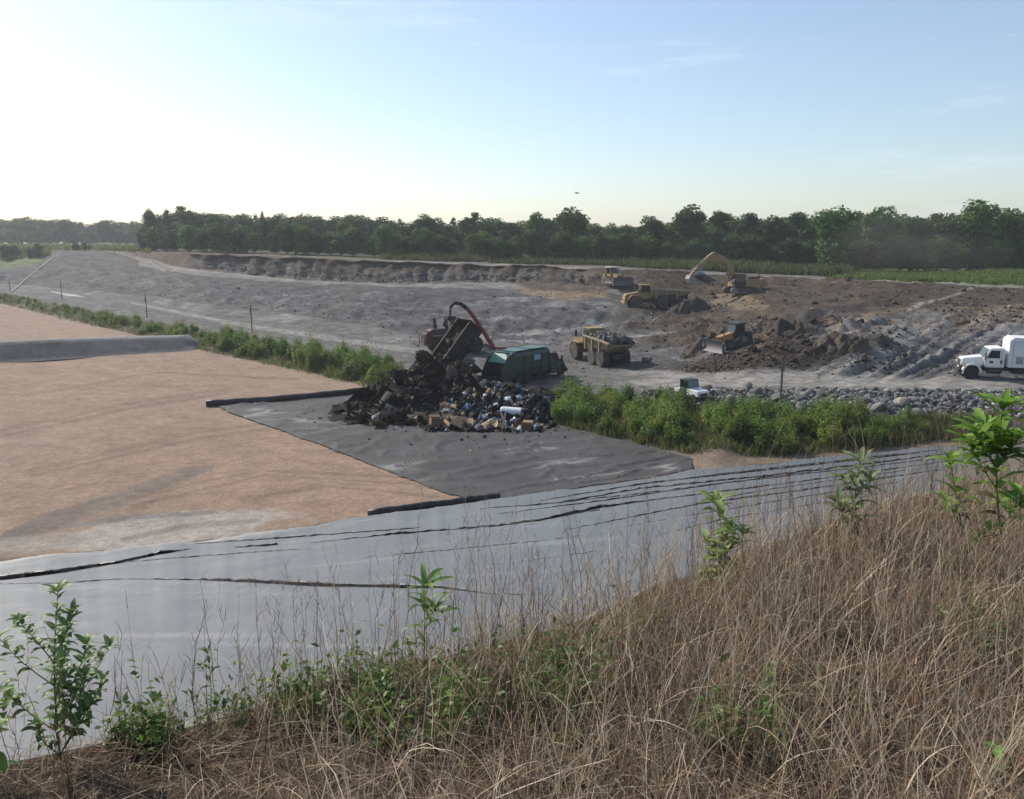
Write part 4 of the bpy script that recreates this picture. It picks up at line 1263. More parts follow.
# ================================================================== machines
DUSTC = (.30, .25, .19)
M_YEL = mat('yellow_paint', (.31, .19, .055), rough=.65, dirt=(.21, .165, .11), amount=.9, scale=1.1)
M_YELD = mat('dusty_yellow_paint', (.30, .195, .075), rough=.65, dirt=(.22, .18, .13), amount=.8, scale=.9)
M_BED = mat('dump_bed_steel', (.30, .235, .15), rough=.7, dirt=(.24, .20, .15), amount=.8, scale=1.2)
M_STEEL = mat('worn_steel', (.20, .205, .21), rough=.45, metal=.5, dirt=(.16, .13, .10), amount=.6, scale=1.5)
M_BLADE = mat('blade_steel', (.11, .112, .118), rough=.6, metal=.2, dirt=(.12, .1, .085), amount=.7, scale=1.2)
M_BLK = mat('black_chassis', (.022, .022, .024), rough=.7, dirt=(.09, .08, .065), amount=.6, scale=2)
M_TYRE = mat('tyre_rubber', (.035, .034, .033), rough=.9, dirt=(.13, .11, .085), amount=.75, scale=1.5)
M_TYREB = mat('black_tyre_rubber', (.018, .018, .019), rough=.85, dirt=(.06, .055, .05), amount=.6, scale=2)
M_RIM = mat('dusty_rim', (.24, .20, .13), rough=.7, dirt=(.15, .13, .1), amount=.6, scale=3)
M_RIMW = mat('pale_rim', (.45, .45, .45), rough=.5, dirt=(.2, .19, .17), amount=.6, scale=4)
M_TRACK = mat('track_steel', (.06, .05, .042), rough=.8, dirt=(.14, .11, .08), amount=.7, scale=2)
M_GLASS = mat('cab_glass', (.012, .016, .018), rough=.08, spec=.8, var=.2)
M_GLASSB = mat('pale_cab_glass', (.05, .08, .09), rough=.08, spec=.9, var=.2)
M_GRN = mat('dark_green_paint', (.008, .034, .023), rough=.4, dirt=(.014, .03, .022), amount=.5, scale=1.2, spec=.5)
M_GRNL = mat('green_roof_paint', (.05, .125, .095), rough=.35, dirt=(.06, .12, .095), amount=.6, scale=1.5, spec=.6)
M_GRNP = mat('pale_green_paint', (.16, .32, .26), rough=.5, dirt=(.12, .25, .2), amount=.7, scale=1.5)
M_WHT = mat('white_paint', (.80, .80, .79), rough=.35, dirt=(.60, .59, .56), amount=.5, scale=1.0, spec=.5)
M_WHTB = mat('white_box_panel', (.70, .72, .74), rough=.5, dirt=(.60, .60, .59), amount=.6, scale=.7)
M_GREYP = mat('grey_panel', (.30, .31, .32), rough=.6, dirt=(.2, .2, .2), amount=.6, scale=3)
M_DKG = mat('dark_grey_mark', (.07, .075, .08), rough=.6, var=.5, scale=6)
M_RED = mat('red_crane_paint', (.20, .020, .014), rough=.5, dirt=(.16, .05, .035), amount=.6, scale=1.5)
M_REDD = mat('faded_red_paint', (.075, .035, .03), rough=.7, dirt=(.05, .04, .034), amount=.7, scale=1.2)
M_RUST = mat('dark_rusty_steel', (.02, .018, .017), rough=.8, dirt=(.035, .026, .021), amount=.7, scale=1.3)
M_LOGO = mat('pale_blue_decal', (.16, .27, .42), rough=.5, dirt=(.32, .38, .46), amount=.8, scale=3)
M_ORG = mat('orange_sun_shine', (.42, .20, .05), rough=.45, dirt=(.22, .13, .06), amount=.5, scale=2)  # orange shine of the sun on the hood, put into its base colour
M_LAMP = mat('lamp_lens', (.75, .72, .62), rough=.15, var=.1)
M_DGRN = mat('dark_teal_paint', (.012, .032, .032), rough=.55, dirt=(.035, .036, .032), amount=.6, scale=1.4)
M_SUV = mat('grey_blue_paint', (.13, .145, .16), rough=.4, dirt=(.19, .18, .16), amount=.5, scale=1)


def wheel(root, x, y, r, w, mt=M_TYRE, mr=M_RIM, z=None, lugs=True):
    z = r if z is None else z
    s = 1 if y > 0 else -1
    y0, y1 = (y - w / 2, y + w / 2)
    m_ = MB()
    m_.lathe_y([(r * .55, y0), (r * .9, y0), (r, y0 + w * .18), (r, y1 - w * .18), (r * .9, y1), (r * .55, y1)], x, z, 22)
    if lugs:
        for i in range(16):
            t_ = i * math.pi / 8
            M = Matrix.Translation((x, y, z)) @ Matrix.Rotation(t_, 4, 'Y')
            m_.box(r * .97, r * 1.035, -w * .46, w * .46, -r * .07, r * .07, M)
    t = m_.build('wheel', mt, root)
    m2 = MB()
    yo = y + s * w * .36
    m2.lathe_y([(r * .56, y - s * w * .3), (r * .56, yo), (r * .46, yo + s * w * .05), (r * .4, yo - s * w * .12), (r * .2, yo - s * w * .12), (r * .17, yo + s * w * .08)], x, z, 18)
    m2.build('rim', mr, t)
    return t


def hoop(cx, cz, lx, rz, k=7, x_front=None):
    """rounded track outline between two end circles"""
    a = [(cx + lx / 2 + rz * math.sin(t), cz - rz * math.cos(t)) for t in np.linspace(0, math.pi, k)]
    b = [(cx - lx / 2 - rz * math.sin(t), cz + rz * math.cos(t)) for t in np.linspace(0, math.pi, k)]
    return a + b


def track(root, pts, y0, y1, wheels, m_=M_TRACK):
    o = MB().prism(pts, y0, y1)
    n = len(pts); c = Vector((sum(p[0] for p in pts) / n, 0, sum(p[1] for p in pts) / n))
    for i in range(n):                       # shoes
        a, b = Vector((pts[i][0], 0, pts[i][1])), Vector((pts[(i + 1) % n][0], 0, pts[(i + 1) % n][1]))
        L_ = (b - a).length; k = max(1, int(L_ / .22))
        for j in range(k):
            p = a + (b - a) * ((j + .5) / k); ang = math.atan2((b - a).z, (b - a).x)
            M = Matrix.Translation((p.x, 0, p.z)) @ Matrix.Rotation(-ang, 4, 'Y')
            o.box(-.05, .05, y0 - .02, y1 + .02, -.02, .06, M)
            
    t = o.build('track', m_, root)
    m2 = MB(); yo = (y0 - .03) if y0 < 0 else (y1 + .03)
    yi = yo + (.1 if y0 < 0 else -.1)
    for x, z, r in wheels: m2.lathe_y([(r, min(yo, yi)), (r, max(yo, yi))], x, z, 14)
    m2.build('roller', M_STEEL, t)
    return t


def pane(parent, vs, m_=M_GLASS, name='window'):
    return MB().face_set(vs + [tuple(Vector(v) + Vector((.0, .0, -.0005))) for v in vs], [tuple(range(len(vs)))]).build(name, m_, parent)


def slab_on(parent, name, x0, x1, y0, y1, z0, z1, m_, bevel=0):
    return MB().box(x0, x1, y0, y1, z0, z1).build(name, m_, parent, bevel)


def hauler(label, group):
    """three axle articulated dump truck, +x forward"""
    r = empty('dump_truck', label, 'dump truck', group)
    for x in (3.25, -.95, -2.85):
        for y in (-1.2, 1.2): wheel(r, x, y, .94, .72)
    MB().box(-4.2, 1.2, -.55, .55, .95, 1.45).box(1.0, 4.4, -.6, .6, .9, 1.35).box(-.3, .6, -1.0, 1.0, .7, 1.0).build('chassis', M_BLK, r)
    b = MB()
    b.prism([(2.35, 1.35), (4.75, 1.05), (4.95, 1.35), (4.85, 2.0), (4.5, 2.2), (2.35, 2.55)], -.85, .85)
    b.build('hood', M_YEL, r, .06)
    f = MB()
    for y in (-1.0, 1.0):
        f.prism([(2.2, 1.9), (2.45, 2.05), (4.0, 2.05), (4.45, 1.5), (4.45, 1.3), (3.95, 1.9), (2.3, 1.9)], y - .48, y + .48)
    f.box(4.8, 5.05, -1.35, 1.35, .75, 1.15)
    f.build('fender', M_YEL, r, .03)
    c = MB(); c.prism([(.85, 1.5), (2.5, 1.5), (2.75, 2.4), (2.35, 3.5), (.85, 3.5)], -.8, .8)
    cb = c.build('cab', M_YELD, r, .05)
    MB().box(.75, 2.55, -.9, .9, 3.5, 3.62).build('roof', M_YELD, cb, .03)
    for s in (-1, 1):
        y = s * .812
        pane(cb, [(1.05, y, 2.45), (2.55, y, 2.45), (2.25, y, 3.38), (1.05, y, 3.38)])
    pane(cb, [(2.77, -.68, 2.45), (2.77, .68, 2.45), (2.40, .68, 3.4), (2.40, -.68, 3.4)], M_GLASSB, 'windscreen')
    for s in (-1, 1):
        slab_on(r, 'headlight', 4.9, 4.97, s * .75 - .18, s * .75 + .18, 1.45, 1.65, M_LAMP)
        m_ = MB(); m_.tube([(2.6, s * .85, 2.6), (2.9, s * 1.45, 2.9)], .03, 5); m_.box(2.86, 2.94, s * 1.35, s * 1.6, 2.6, 3.25); m_.build('mirror', M_BLK, r)
    MB().tube([(2.2, -.98, 1.6), (2.2, -.98, 3.2), (2.05, -.98, 3.35)], .09, 8).build('exhaust', M_BLK, r)
    # the bed: floor, flared sides, head board
    bed = MB()
    prof = [(.7, 1.55), (-3.0, 1.45), (-5.15, 2.45)]
    for s in (-1, 1):
        lo, hi = s * 1.05, s * 1.62
        vs = [(.7, lo, 1.6), (-3.0, lo, 1.5), (-5.15, lo, 2.45), (-5.0, hi, 2.62), (-3.4, hi, 2.85), (.8, hi, 2.95)]
        vs += [(x, y - s * .1, z + .02) for x, y, z in vs]
        bed.face_set(vs, [(0, 1, 4, 5), (1, 2, 3, 4), (6, 11, 10, 7), (7, 10, 9, 8), (5, 4, 10, 11), (4, 3, 9, 10), (0, 5, 11, 6), (2, 8, 9, 3)])
        for x in (.2, -1.4, -3.0): bed.prism([(x, 1.55), (x + .16, 1.55), (x + .16, 2.9), (x, 2.9)], s * 1.5 - .06, s * 1.6 + .09)
        bed.prism([(-5.05, 2.58), (.8, 2.88), (.8, 3.02), (-5.05, 2.72)], s * 1.62 - .07, s * 1.62 + .1)
    bed.prism([(.75, 1.5), (-3.0, 1.4), (-5.2, 2.4), (-5.2, 2.5), (-3.0, 1.52), (.75, 1.62)], -1.08, 1.08)
    bed.face_set([(.75, -1.1, 1.55), (.75, 1.1, 1.55), (.85, 1.64, 2.95), (.95, 1.55, 3.45), (.95, -1.55, 3.45), (.85, -1.64, 2.95),
                  (.87, -1.1, 1.55), (.87, 1.1, 1.55), (.97, 1.64, 2.95), (1.07, 1.55, 3.45), (1.07, -1.55, 3.45), (.97, -1.64, 2.95)],
                 [(0, 1, 2, 3, 4, 5), (11, 10, 9, 8, 7, 6), (0, 6, 7, 1), (1, 7, 8, 2), (2, 8, 9, 3), (3, 9, 10, 4), (4, 10, 11, 5), (5, 11, 6, 0)])
    bed.build('dump_bed', M_BED, r)
    return r


def lumps(name, m_, n, xr, yr, zf, s0, s1, seed, parent=None):
    """a heap of angular lumps as one mesh"""
    g = random.Random(seed); mb = MB()
    for i in range(n):
        x, y = g.uniform(*xr), g.uniform(*yr); s = g.uniform(s0, s1)
        M = Matrix.Translation((x, y, zf(x, y) + s * .1)) @ Euler((g.uniform(0, 6), g.uniform(0, 6), g.uniform(0, 6))).to_matrix().to_4x4()
        vs = [tuple(Vector((a, b, c)).normalized() * s * g.uniform(.6, 1.1) * .9) for a in (-1, 1) for b in (-1, 1) for c in (-.8, .8)]
        mb.face_set(vs, [(0, 1, 3, 2), (4, 6, 7, 5), (0, 4, 5, 1), (2, 3, 7, 6), (0, 2, 6, 4), (1, 5, 7, 3)], M)
    return mb.build(name, m_, parent)


def dozer(label, m_body, m_hood, m_roof, rim_c=None, ripper=True, scale_blade=1.0):
    r = empty('bulldozer', label, 'bulldozer')
    for s in (-1, 1):
        y0, y1 = sorted((s * .72, s * 1.32))
        pts = [(-1.55, .02), (1.35, .02), (1.75, .25), (1.85, .6), (1.6, .95), (1.2, 1.0), (-.1, 1.5), (-.5, 1.62), (-.95, 1.5), (-1.15, 1.2), (-1.95, .7), (-1.95, .35), (-1.75, .1)]
        track(r, pts, y0, y1, [(1.4, .5, .36), (-1.5, .45, .34), (-.55, 1.2, .34)] + [(x, .24, .16) for x in (-1, -.5, 0, .5, 1)])
    b = MB(); b.box(-1.6, 2.0, -.68, .68, .5, 1.25); b.prism([(-2.1, .8), (-1.2, .8), (-1.2, 2.0), (-2.0, 1.95)], -.95, .95)
    b.build('body', m_body, r, .03)
    h = MB(); h.prism([(.35, 1.2), (2.25, 1.15), (2.3, 1.75), (.35, 2.05)], -.5, .5)
    hd = h.build('hood', m_hood, r, .05)
    MB().box(2.29, 2.33, -.42, .42, 1.2, 1.7).build('grille', M_BLK, hd)
    MB().tube([(1.5, .2, 1.8), (1.5, .2, 2.75), (1.4, .2, 2.85)], .07, 8).build('exhaust', M_BLK, r)
    c = MB(); c.prism([(-1.15, 1.25), (.35, 1.25), (.4, 2.0), (.05, 3.0), (-1.15, 3.0)], -.75, .75)
    cb = c.build('cab', m_body, r, .04)
    for s in (-1, 1): pane(cb, [(-1.0, s * .762, 1.95), (.28, s * .762, 1.95), (-.02, s * .762, 2.9), (-1.0, s * .762, 2.9)])
    pane(cb, [(.418, -.62, 2.02), (.418, .62, 2.02), (.10, .62, 2.9), (.10, -.62, 2.9)], M_GLASS, 'windscreen')
    pane(cb, [(-1.165, -.62, 2.0), (-1.165, .62, 2.0), (-1.165, .62, 2.9), (-1.165, -.62, 2.9)], M_GLASS, 'window')
    MB().box(-1.35, .3, -.92, .92, 3.0, 3.12).build('roof', m_roof, cb, .03)
    bl = MB(); k = 8; bw = 2.0 * scale_blade
    arc = [(3.05 + .28 * math.sin(u * math.pi) * -1 + .12 * (1 - u), .0 + 1.45 * u) for u in np.linspace(0, 1, k)]
    pts = arc + [(x - .12, z) for x, z in reversed(arc)]
    bl.prism(pts, -bw, bw)
    bl.prism([(3.0, 0), (3.35, 0.05), (3.35, 1.2), (3.0, 1.45)], bw, bw + .06); bl.prism([(3.0, 0), (3.35, 0.05), (3.35, 1.2), (3.0, 1.45)], -bw - .06, -bw)
    bo = bl.build('blade', M_BLADE, r)
    pa = MB()
    for s in (-1, 1):
        pa.tube([(-.2, s * 1.42, .5), (2.9, s * 1.5, .4)], .11, 6); pa.tube([(2.0, s * .6, 1.5), (2.85, s * .8, .9)], .07, 6)
    pa.build('push_arm', m_body, r)
    if ripper:
        rp = MB(); rp.box(-2.7, -2.0, -.8, .8, .9, 1.15); rp.prism([(-2.9, .2), (-2.65, .2), (-2.5, 1.1), (-2.8, 1.1)], -.12, .12); rp.box(-2.6, -2.1, -.5, -.35, 1.15, 1.5); rp.box(-2.6, -2.1, .35, .5, 1.15, 1.5)
        rp.build('ripper', M_YELD, r)
    return r


def excavator(label, el):
    r = empty('excavator', label, 'excavator')
    for s in (-1, 1):
        y0, y1 = sorted((s * 1.05, s * 1.75))
        track(r, hoop(0, .52, 4.3, .5), y0, y1, [(-2.15, .52, .42), (2.15, .52, .42)] + [(x, .26, .17) for x in np.linspace(-1.6, 1.6, 7)])
    MB().box(-1.5, 1.5, -1.05, 1.05, .5, .95).lathe_y([(.1, 0), (.1, .01)], 0, .9, 6).build('undercarriage', M_BLK, r)
    b = MB(); b.prism([(-2.9, 1.15), (1.9, 1.15), (1.9, 1.6), (1.2, 2.15), (-2.6, 2.35), (-2.9, 2.2)], -1.45, .3); b.box(-2.9, .2, .3, 1.45, 1.15, 2.3)
    b.build('house', M_YELD, r, .05)
    MB().prism([(-3.5, 1.2), (-2.9, 1.05), (-2.9, 2.4), (-3.3, 2.35), (-3.55, 1.9)], -1.4, 1.4).build('counterweight', M_YELD, r, .05)
    MB().box(-2.3, -.6, -1.0, .8, 2.36, 2.62).tube([(-2.4, .8, 2.3), (-2.4, .8, 3.0)], .08, 8).box(.2, .7, -1.4, -.6, 2.1, 2.4).build('engine_cover', M_BLK, r)
    hr = MB()
    for x in (-2.6, -1.5, -.3): hr.tube([(x, 1.4, 2.3), (x, 1.4, 2.85)], .03, 5)
    hr.tube([(-2.6, 1.4, 2.85), (-.3, 1.4, 2.85)], .03, 5); hr.build('handrail', M_YEL, r)
    c = MB(); c.prism([(.25, 1.2), (2.0, 1.2), (2.15, 2.0), (1.75, 3.1), (.25, 3.1)], .5, 1.45)
    cb = c.build('cab', M_BLK, r, .04)
    for y in (.488, 1.462): pane(cb, [(.4, y, 1.9), (2.0, y, 1.9), (1.65, y, 3.0), (.4, y, 3.0)])
    pane(cb, [(2.165, .58, 2.0), (2.165, 1.37, 2.0), (1.80, 1.37, 3.0), (1.80, .58, 3.0)], M_GLASS, 'windscreen')
    MB().box(.2, 1.85, .45, 1.5, 3.1, 3.18).build('roof', M_YEL, cb, .02)
    # boom: arched box girder; stick; bucket
    J0 = Vector((1.5, -.1, 2.0)); J1, J2, KN = el
    def girder(name, pts, hs, wd, m_):
        up = []; lo = []
        for i, p in enumerate(pts):
            d = (Vector(pts[min(i + 1, len(pts) - 1)]) - Vector(pts[max(0, i - 1)])).normalized()
            nrm = Vector((-d.z, 0, d.x))
            up.append((p[0] + nrm.x * hs[i], p[2] + nrm.z * hs[i])); lo.append((p[0] - nrm.x * hs[i], p[2] - nrm.z * hs[i]))
        return MB().prism(up + lo[::-1], -.1 - wd / 2, -.1 + wd / 2).build(name, m_, r)
    bpts = [(1.5, -.1, 2.0), (1.85, -.1, 3.2), (2.35, -.1, 4.35), (3.1, -.1, 5.15), (4.2, -.1, 5.6), (J1[0], -.1, J1[1])]
    girder('boom', bpts, [.24, .36, .43, .46, .46, .42, .36, .3, .22], .66, M_YEL)
    sp = [(J1[0] - (J2[0] - J1[0]) * .22, -.1, J1[1] - (J2[1] - J1[1]) * .22), (J1[0], -.1, J1[1]), (J1[0] * .5 + J2[0] * .5, -.1, J1[1] * .5 + J2[1] * .5), (J2[0], -.1, J2[1])]
    girder('stick', sp, [.22, .36, .3, .18], .5, M_YELD)
    cy = MB()
    for s in (-.45, .25): cy.tube([(1.9, s, 1.6), (bpts[3][0], s, bpts[3][2] - .2)], .1, 8)
    cy.tube([(bpts[3][0], -.1, bpts[3][2] + .5), (sp[0][0], -.1, sp[0][2] + .1)], .12, 8)
    cy.tube([(J1[0], -.1, J1[1] + .35), (J2[0] + .25, -.1, J2[1] + .5)], .1, 8)
    cy.build('hydraulic_cylinder', M_STEEL, r)
    bk = MB(); x0, z0 = J2
    prof = [(x0 - .15, z0 + .15), (x0 + .35, z0 + .1), (x0 + .55, z0 - .5), (x0 + .35, z0 - 1.15), (x0 - .25, z0 - 1.5), (x0 - 1.0, z0 - 1.35), (x0 - .95, z0 - 1.25), (x0 - .3, z0 - 1.3), (x0 + .15, z0 - 1.0), (x0 + .3, z0 - .5), (x0 + .1, z0 - .1)]
    bk.prism(prof, -.9, .7)
    side = [(x0 - .1, z0), (x0 + .5, z0 - .4), (x0 + .4, z0 - 1.1), (x0 - .25, z0 - 1.45), (x0 - 1.0, z0 - 1.33)]
    bk.prism(side, -.92, -.86); bk.prism(side, .66, .72)
    for i in range(5): bk.box(x0 - 1.22, x0 - .95, -.8 + i * .34, -.66 + i * .34, z0 - 1.42, z0 - 1.32)
    bk.build('bucket', M_STEEL, r)
    return r


def truck_cab(r, x0, m_body, m_low=M_BLK, L_hood=1.7, wid=1.15, grille=M_DKG, logo=None):
    """conventional bonneted cab: bulkhead at x0, bonnet forward"""
    c = MB(); c.prism([(x0, 1.05), (x0 + 1.45, 1.05), (x0 + 1.6, 1.85), (x0 + 1.18, 2.68), (x0 + .1, 2.75), (x0, 2.65)], -wid, wid)
    cb = c.build('cab', m_body, r, .06)
    for s in (-1, 1):
        y = s * (wid + .006)
        pane(cb, [(x0 + .38, y, 1.86), (x0 + 1.38, y, 1.86), (x0 + 1.06, y, 2.52), (x0 + .38, y, 2.52)])
        slab_on(cb, 'door_handle', x0 + .18, x0 + .33, y - .02, y + .02, 1.42, 1.70, M_BLK)
        if logo: slab_on(cb, 'door_emblem', x0 + .85, x0 + 1.15, y - .006, y + .006, 1.42, 1.62, logo)
        d = MB(); d.box(x0 + .22, x0 + .25, y - .008, y + .008, 1.12, 2.5); d.box(x0 + 1.42, x0 + 1.45, y - .008, y + .008, 1.12, 1.8); d.box(x0 + .22, x0 + 1.45, y - .008, y + .008, 1.12, 1.15); d.build('door_seam', M_GREYP, cb)
    pane(cb, [(x0 + 1.615, -wid + .12, 1.9), (x0 + 1.615, wid - .12, 1.9), (x0 + 1.235, wid - .12, 2.62), (x0 + 1.235, -wid + .12, 2.62)], M_GLASSB, 'windscreen')
    h = MB(); xf = x0 + 1.5
    h.prism([(xf, 1.1), (xf + L_hood, 1.05), (xf + L_hood + .08, 1.35), (xf + L_hood, 1.72), (xf + .1, 1.95), (xf, 1.95)], -wid * .72, wid * .72)
    h.build('bonnet', m_body, r, .08)
    for s in (-1, 1):
        f = MB(); cx = xf + L_hood - .78
        arc = [(cx + .78 * math.cos(t), .55 + .82 * math.sin(t)) for t in np.linspace(-.15, math.pi - .05, 12)]
        arc2 = [(cx + .64 * math.cos(t), .55 + .68 * math.sin(t)) for t in np.linspace(math.pi - .05, -.15, 12)]
        y0, y1 = sorted((s * (wid - .45), s * (wid + .06)))
        f.prism(arc + arc2, y0, y1); f.build('mudguard', m_body, r)
        slab_on(r, 'headlight', xf + L_hood - .02, xf + L_hood + .1, s * wid * .72 - .15 + .1 * s, s * wid * .72 + .15 + .1 * s, 1.2, 1.4, M_LAMP)
        m_ = MB(); m_.tube([(x0 + 1.4, s * wid, 2.0), (x0 + 1.55, s * (wid + .3), 2.1)], .02, 5); m_.box(x0 + 1.5, x0 + 1.58, s * (wid + .22), s * (wid + .42), 1.75, 2.35); m_.build('mirror', m_low, r)
    slab_on(r, 'bumper', xf + L_hood + .02, xf + L_hood + .3, -wid, wid, .5, .82, m_low, .03)
    slab_on(r, 'grille', xf + L_hood + .06, xf + L_hood + .1, -wid * .5, wid * .5, 1.0, 1.6, grille)
    # fuel tank and step
    for s in (-1, 1):
        MB().box(x0 + .1, x0 + 1.3, min(s * .75, s * 1.12), max(s * .75, s * 1.12), .5, 1.0).build('fuel_tank', m_low, r, .08)
        MB().box(x0 + .35, x0 + 1.05, min(s * 1.13, s * 1.2), max(s * 1.13, s * 1.2), .5, .56).box(x0 + .35, x0 + 1.05, min(s * 1.13, s * 1.2), max(s * 1.13, s * 1.2), .78, .84).build('step', M_STEEL, r)
    return xf + L_hood - .78


def box_truck(label):
    r = empty('box_truck', label, 'truck')
    fx = truck_cab(r, .6, M_WHT, logo=M_DKG)
    MB().box(-6.4, fx + .6, -.45, .45, .72, 1.0).box(-3.2, -.2, -1.0, 1.0, .55, 1.02).build('chassis', M_BLK, r)
    for y in (-.98, .98): wheel(r, fx, y, .55, .3, M_TYREB, M_RIMW, lugs=False)
    for x in (-4.2,):
        for y in (-.92, .92): wheel(r, x, y, .55, .55, M_TYREB, M_RIMW, lugs=False)
    b = MB(); b.prism([(.35, 1.12), (.35, 3.42), (.1, 3.6), (-6.6, 3.6), (-6.6, 1.12)], -1.25, 1.25)
    bx_ = b.build('box_body', M_WHTB, r, .04)
    MB().box(-6.55, .1, -1.22, 1.22, 3.6, 3.66).build('roof', M_WHT, bx_, .02)
    for s in (-1, 1):
        y = s * 1.256
        slab_on(bx_, 'louvre', -.75, -.22, y - .03, y + .03, 1.45, 2.05, M_GREYP)
        m_ = MB(); m_.box(-.9, -.87, y - .012, y + .012, 1.2, 3.3); m_.box(.02, .05, y - .012, y + .012, 1.2, 3.3); m_.box(-.9, .05, y - .012, y + .012, 3.27, 3.3); m_.box(-2.9, -2.87, y - .01, y + .01, 1.15, 3.4); m_.build('side_panel', M_GREYP, bx_)
        slab_on(bx_, 'side_mark', -2.1, -1.6, y - .008, y + .008, 1.42, 1.56, M_DKG)
    return r


def garbage_truck(label):
    """rear loader, +x forward"""
    r = empty('garbage_truck', label, 'garbage truck')
    fx = truck_cab(r, 3.0, M_GRN, L_hood=1.3)
    MB().box(-3.6, fx + .5, -.45, .45, .75, 1.05).box(-2.6, 2.6, -.9, .9, .8, 1.1).build('chassis', M_BLK, r)
    for y in (-.98, .98): wheel(r, fx, y, .55, .32, M_TYREB, M_RIMW, lugs=False)
    for x in (-.9, -2.2):
        for y in (-.9, .9): wheel(r, x, y, .55, .58, M_TYREB, M_RIMW, lugs=False)
    b = MB()
    hull = [(-1.24, 1.1), (1.24, 1.1), (1.30, 1.7), (1.30, 2.9), (1.12, 3.25), (.6, 3.38), (-.6, 3.38), (-1.12, 3.25), (-1.30, 2.9), (-1.30, 1.7)]
    n = len(hull)
    vs = [(-2.9, y, z) for y, z in hull] + [(2.7, y, z) for y, z in hull]
    b.face_set(vs, [tuple(range(n)), tuple(range(2 * n - 1, n - 1, -1))] + [(i, i + n, (i + 1) % n + n, (i + 1) % n) for i in range(n)])
    body = b.build('body', M_GRN, r, .03)
    MB().box(-2.8, 2.6, -1.0, 1.0, 3.385, 3.45).box(-.2, .1, -1.1, 1.1, 3.45, 3.5).build('roof', M_GRNL, body, .02)
    rb = MB()
    for x in (-1.6, -.2, 1.2, 2.55):
        for s in (-1, 1): rb.box(x, x + .1, s * 1.31 - .04, s * 1.31 + .04, 1.2, 2.95)
    for s in (-1, 1): rb.box(-2.9, 2.7, s * 1.30 - .05, s * 1.30 + .05, 1.65, 1.78)
    rb.build('rib', M_GRN, body)
    for s in (-1, 1): slab_on(body, 'side_emblem', -.0, 1.05, s * 1.305 - .02, s * 1.305 + .02, 2.3, 2.85, M_LOGO)
    # tailgate with hopper: rounded side cheeks, open mouth with a pale panel behind
    tl = MB()
    cheek = [(-2.92, 3.4), (-3.5, 3.35), (-4.1, 2.95), (-4.6, 2.2), (-5.05, 1.5), (-5.1, 1.0), (-4.7, .62), (-3.7, .55), (-2.92, 1.0)]
    for s in (-1, 1): tl.prism(cheek, min(s * 1.14, s * 1.32), max(s * 1.14, s * 1.32))
    tl.prism([(-5.1, 1.0), (-4.7, .6), (-3.7, .55), (-2.95, .95), (-2.95, 1.1), (-3.7, .68), (-4.65, .72), (-5.0, 1.06)], -1.14, 1.14)
    tl.prism([(-3.0, 3.32), (-3.5, 3.26), (-3.55, 3.34), (-3.0, 3.42)], -1.14, 1.14)
    tg = tl.build('tailgate', M_GRN, r)
    MB().prism([(-3.55, 3.24), (-4.3, 2.42), (-4.22, 2.36), (-3.5, 3.14)], -1.12, 1.12).build('hopper_panel', M_GRNP, tg)
    MB().prism([(-3.3, 2.9), (-4.2, 2.3), (-3.6, .8), (-3.2, .8)], -1.1, 1.1).build('packer_blade', M_BLK, tg)
    return r


RAISE = 50


def grapple_truck(label):
    """dump truck with its long box raised and a red loading crane behind the cab"""
    r = empty('grapple_truck', label, 'truck')
    fx = truck_cab(r, 3.6, M_RUST, L_hood=1.4)
    MB().box(-4.0, fx + .5, -.45, .45, .75, 1.05).build('chassis', M_BLK, r)
    for y in (-.98, .98): wheel(r, fx, y, .53, .32, M_TYREB, M_RIMW, lugs=False)
    for x in (-1.4, -2.7):
        for y in (-.9, .9): wheel(r, x, y, .53, .58, M_TYREB, M_RIMW, lugs=False)
    ang = R(RAISE)
    M = Matrix.Translation((-3.9, 0, 1.1)) @ Matrix.Rotation(-ang, 4, 'Y')
    b = MB(); Lb, hw, hh = 5.4, 1.3, 1.5
    b.box(0, Lb, -hw, hw, 0, .1, M)
    for s in (-1, 1):
        b.box(0, Lb, min(s * hw, s * (hw - .1)), max(s * hw, s * (hw - .1)), .1, hh, M)
        b.box(0, Lb, s * hw - .07, s * hw + .09, hh, hh + .14, M)
        for k in range(6): b.box(.3 + k * .95, .44 + k * .95, s * hw - .02 + (.0 if s > 0 else -.08), s * hw + .1 - (.0 if s > 0 else .08), .1, hh, M)
    b.box(Lb - .1, Lb, -hw, hw, .1, hh + .3, M)
    bx_ = b.build('dump_box', M_RUST, r)
    MB().tube([(.5, 0, 1.0), tuple(M @ Vector((2.9, 0, 0)))], .12, 8).build('hoist_ram', M_STEEL, r)
    # crane: red pedestal, boom folded back over the box, drooping stick and grapple
    k = MB(); k.box(1.5, 2.1, -.35, .35, .9, 3.2); k.box(1.4, 2.2, -.95, -.3, 1.6, 3.6)
    k.build('crane_post', M_RED, r, .04)
    bm_ = MB()
    bm_.tube([(1.7, .2, 3.1), (1.0, 1.2, 4.8), (.1, 1.9, 6.5), (-.4, 2.1, 7.1)], .22, 8, r1=.17)
    bm_.build('crane_boom', M_RED, r)
    st = MB(); st.tube([(-.4, 2.1, 7.1), (-.9, 2.2, 7.5), (-1.5, 2.3, 7.6), (-1.9, 2.35, 7.2)], .2, 8, r1=.15)
    st.build('crane_stick', M_RUST, r)
    gp = MB(); gp.tube([(-1.9, 2.35, 7.2), (-1.95, 2.35, 6.4)], .1, 6); gp.box(-2.4, -1.5, 2.0, 2.75, 6.0, 6.4)
    for s in (-1, 1): gp.tube([(-1.95 + s * .4, 2.35, 6.1), (-1.95 + s * .7, 2.35, 5.7), (-1.95 + s * .3, 2.35, 5.3)], .14, 6)
    gp.build('grapple', M_BLK, r)
    return r


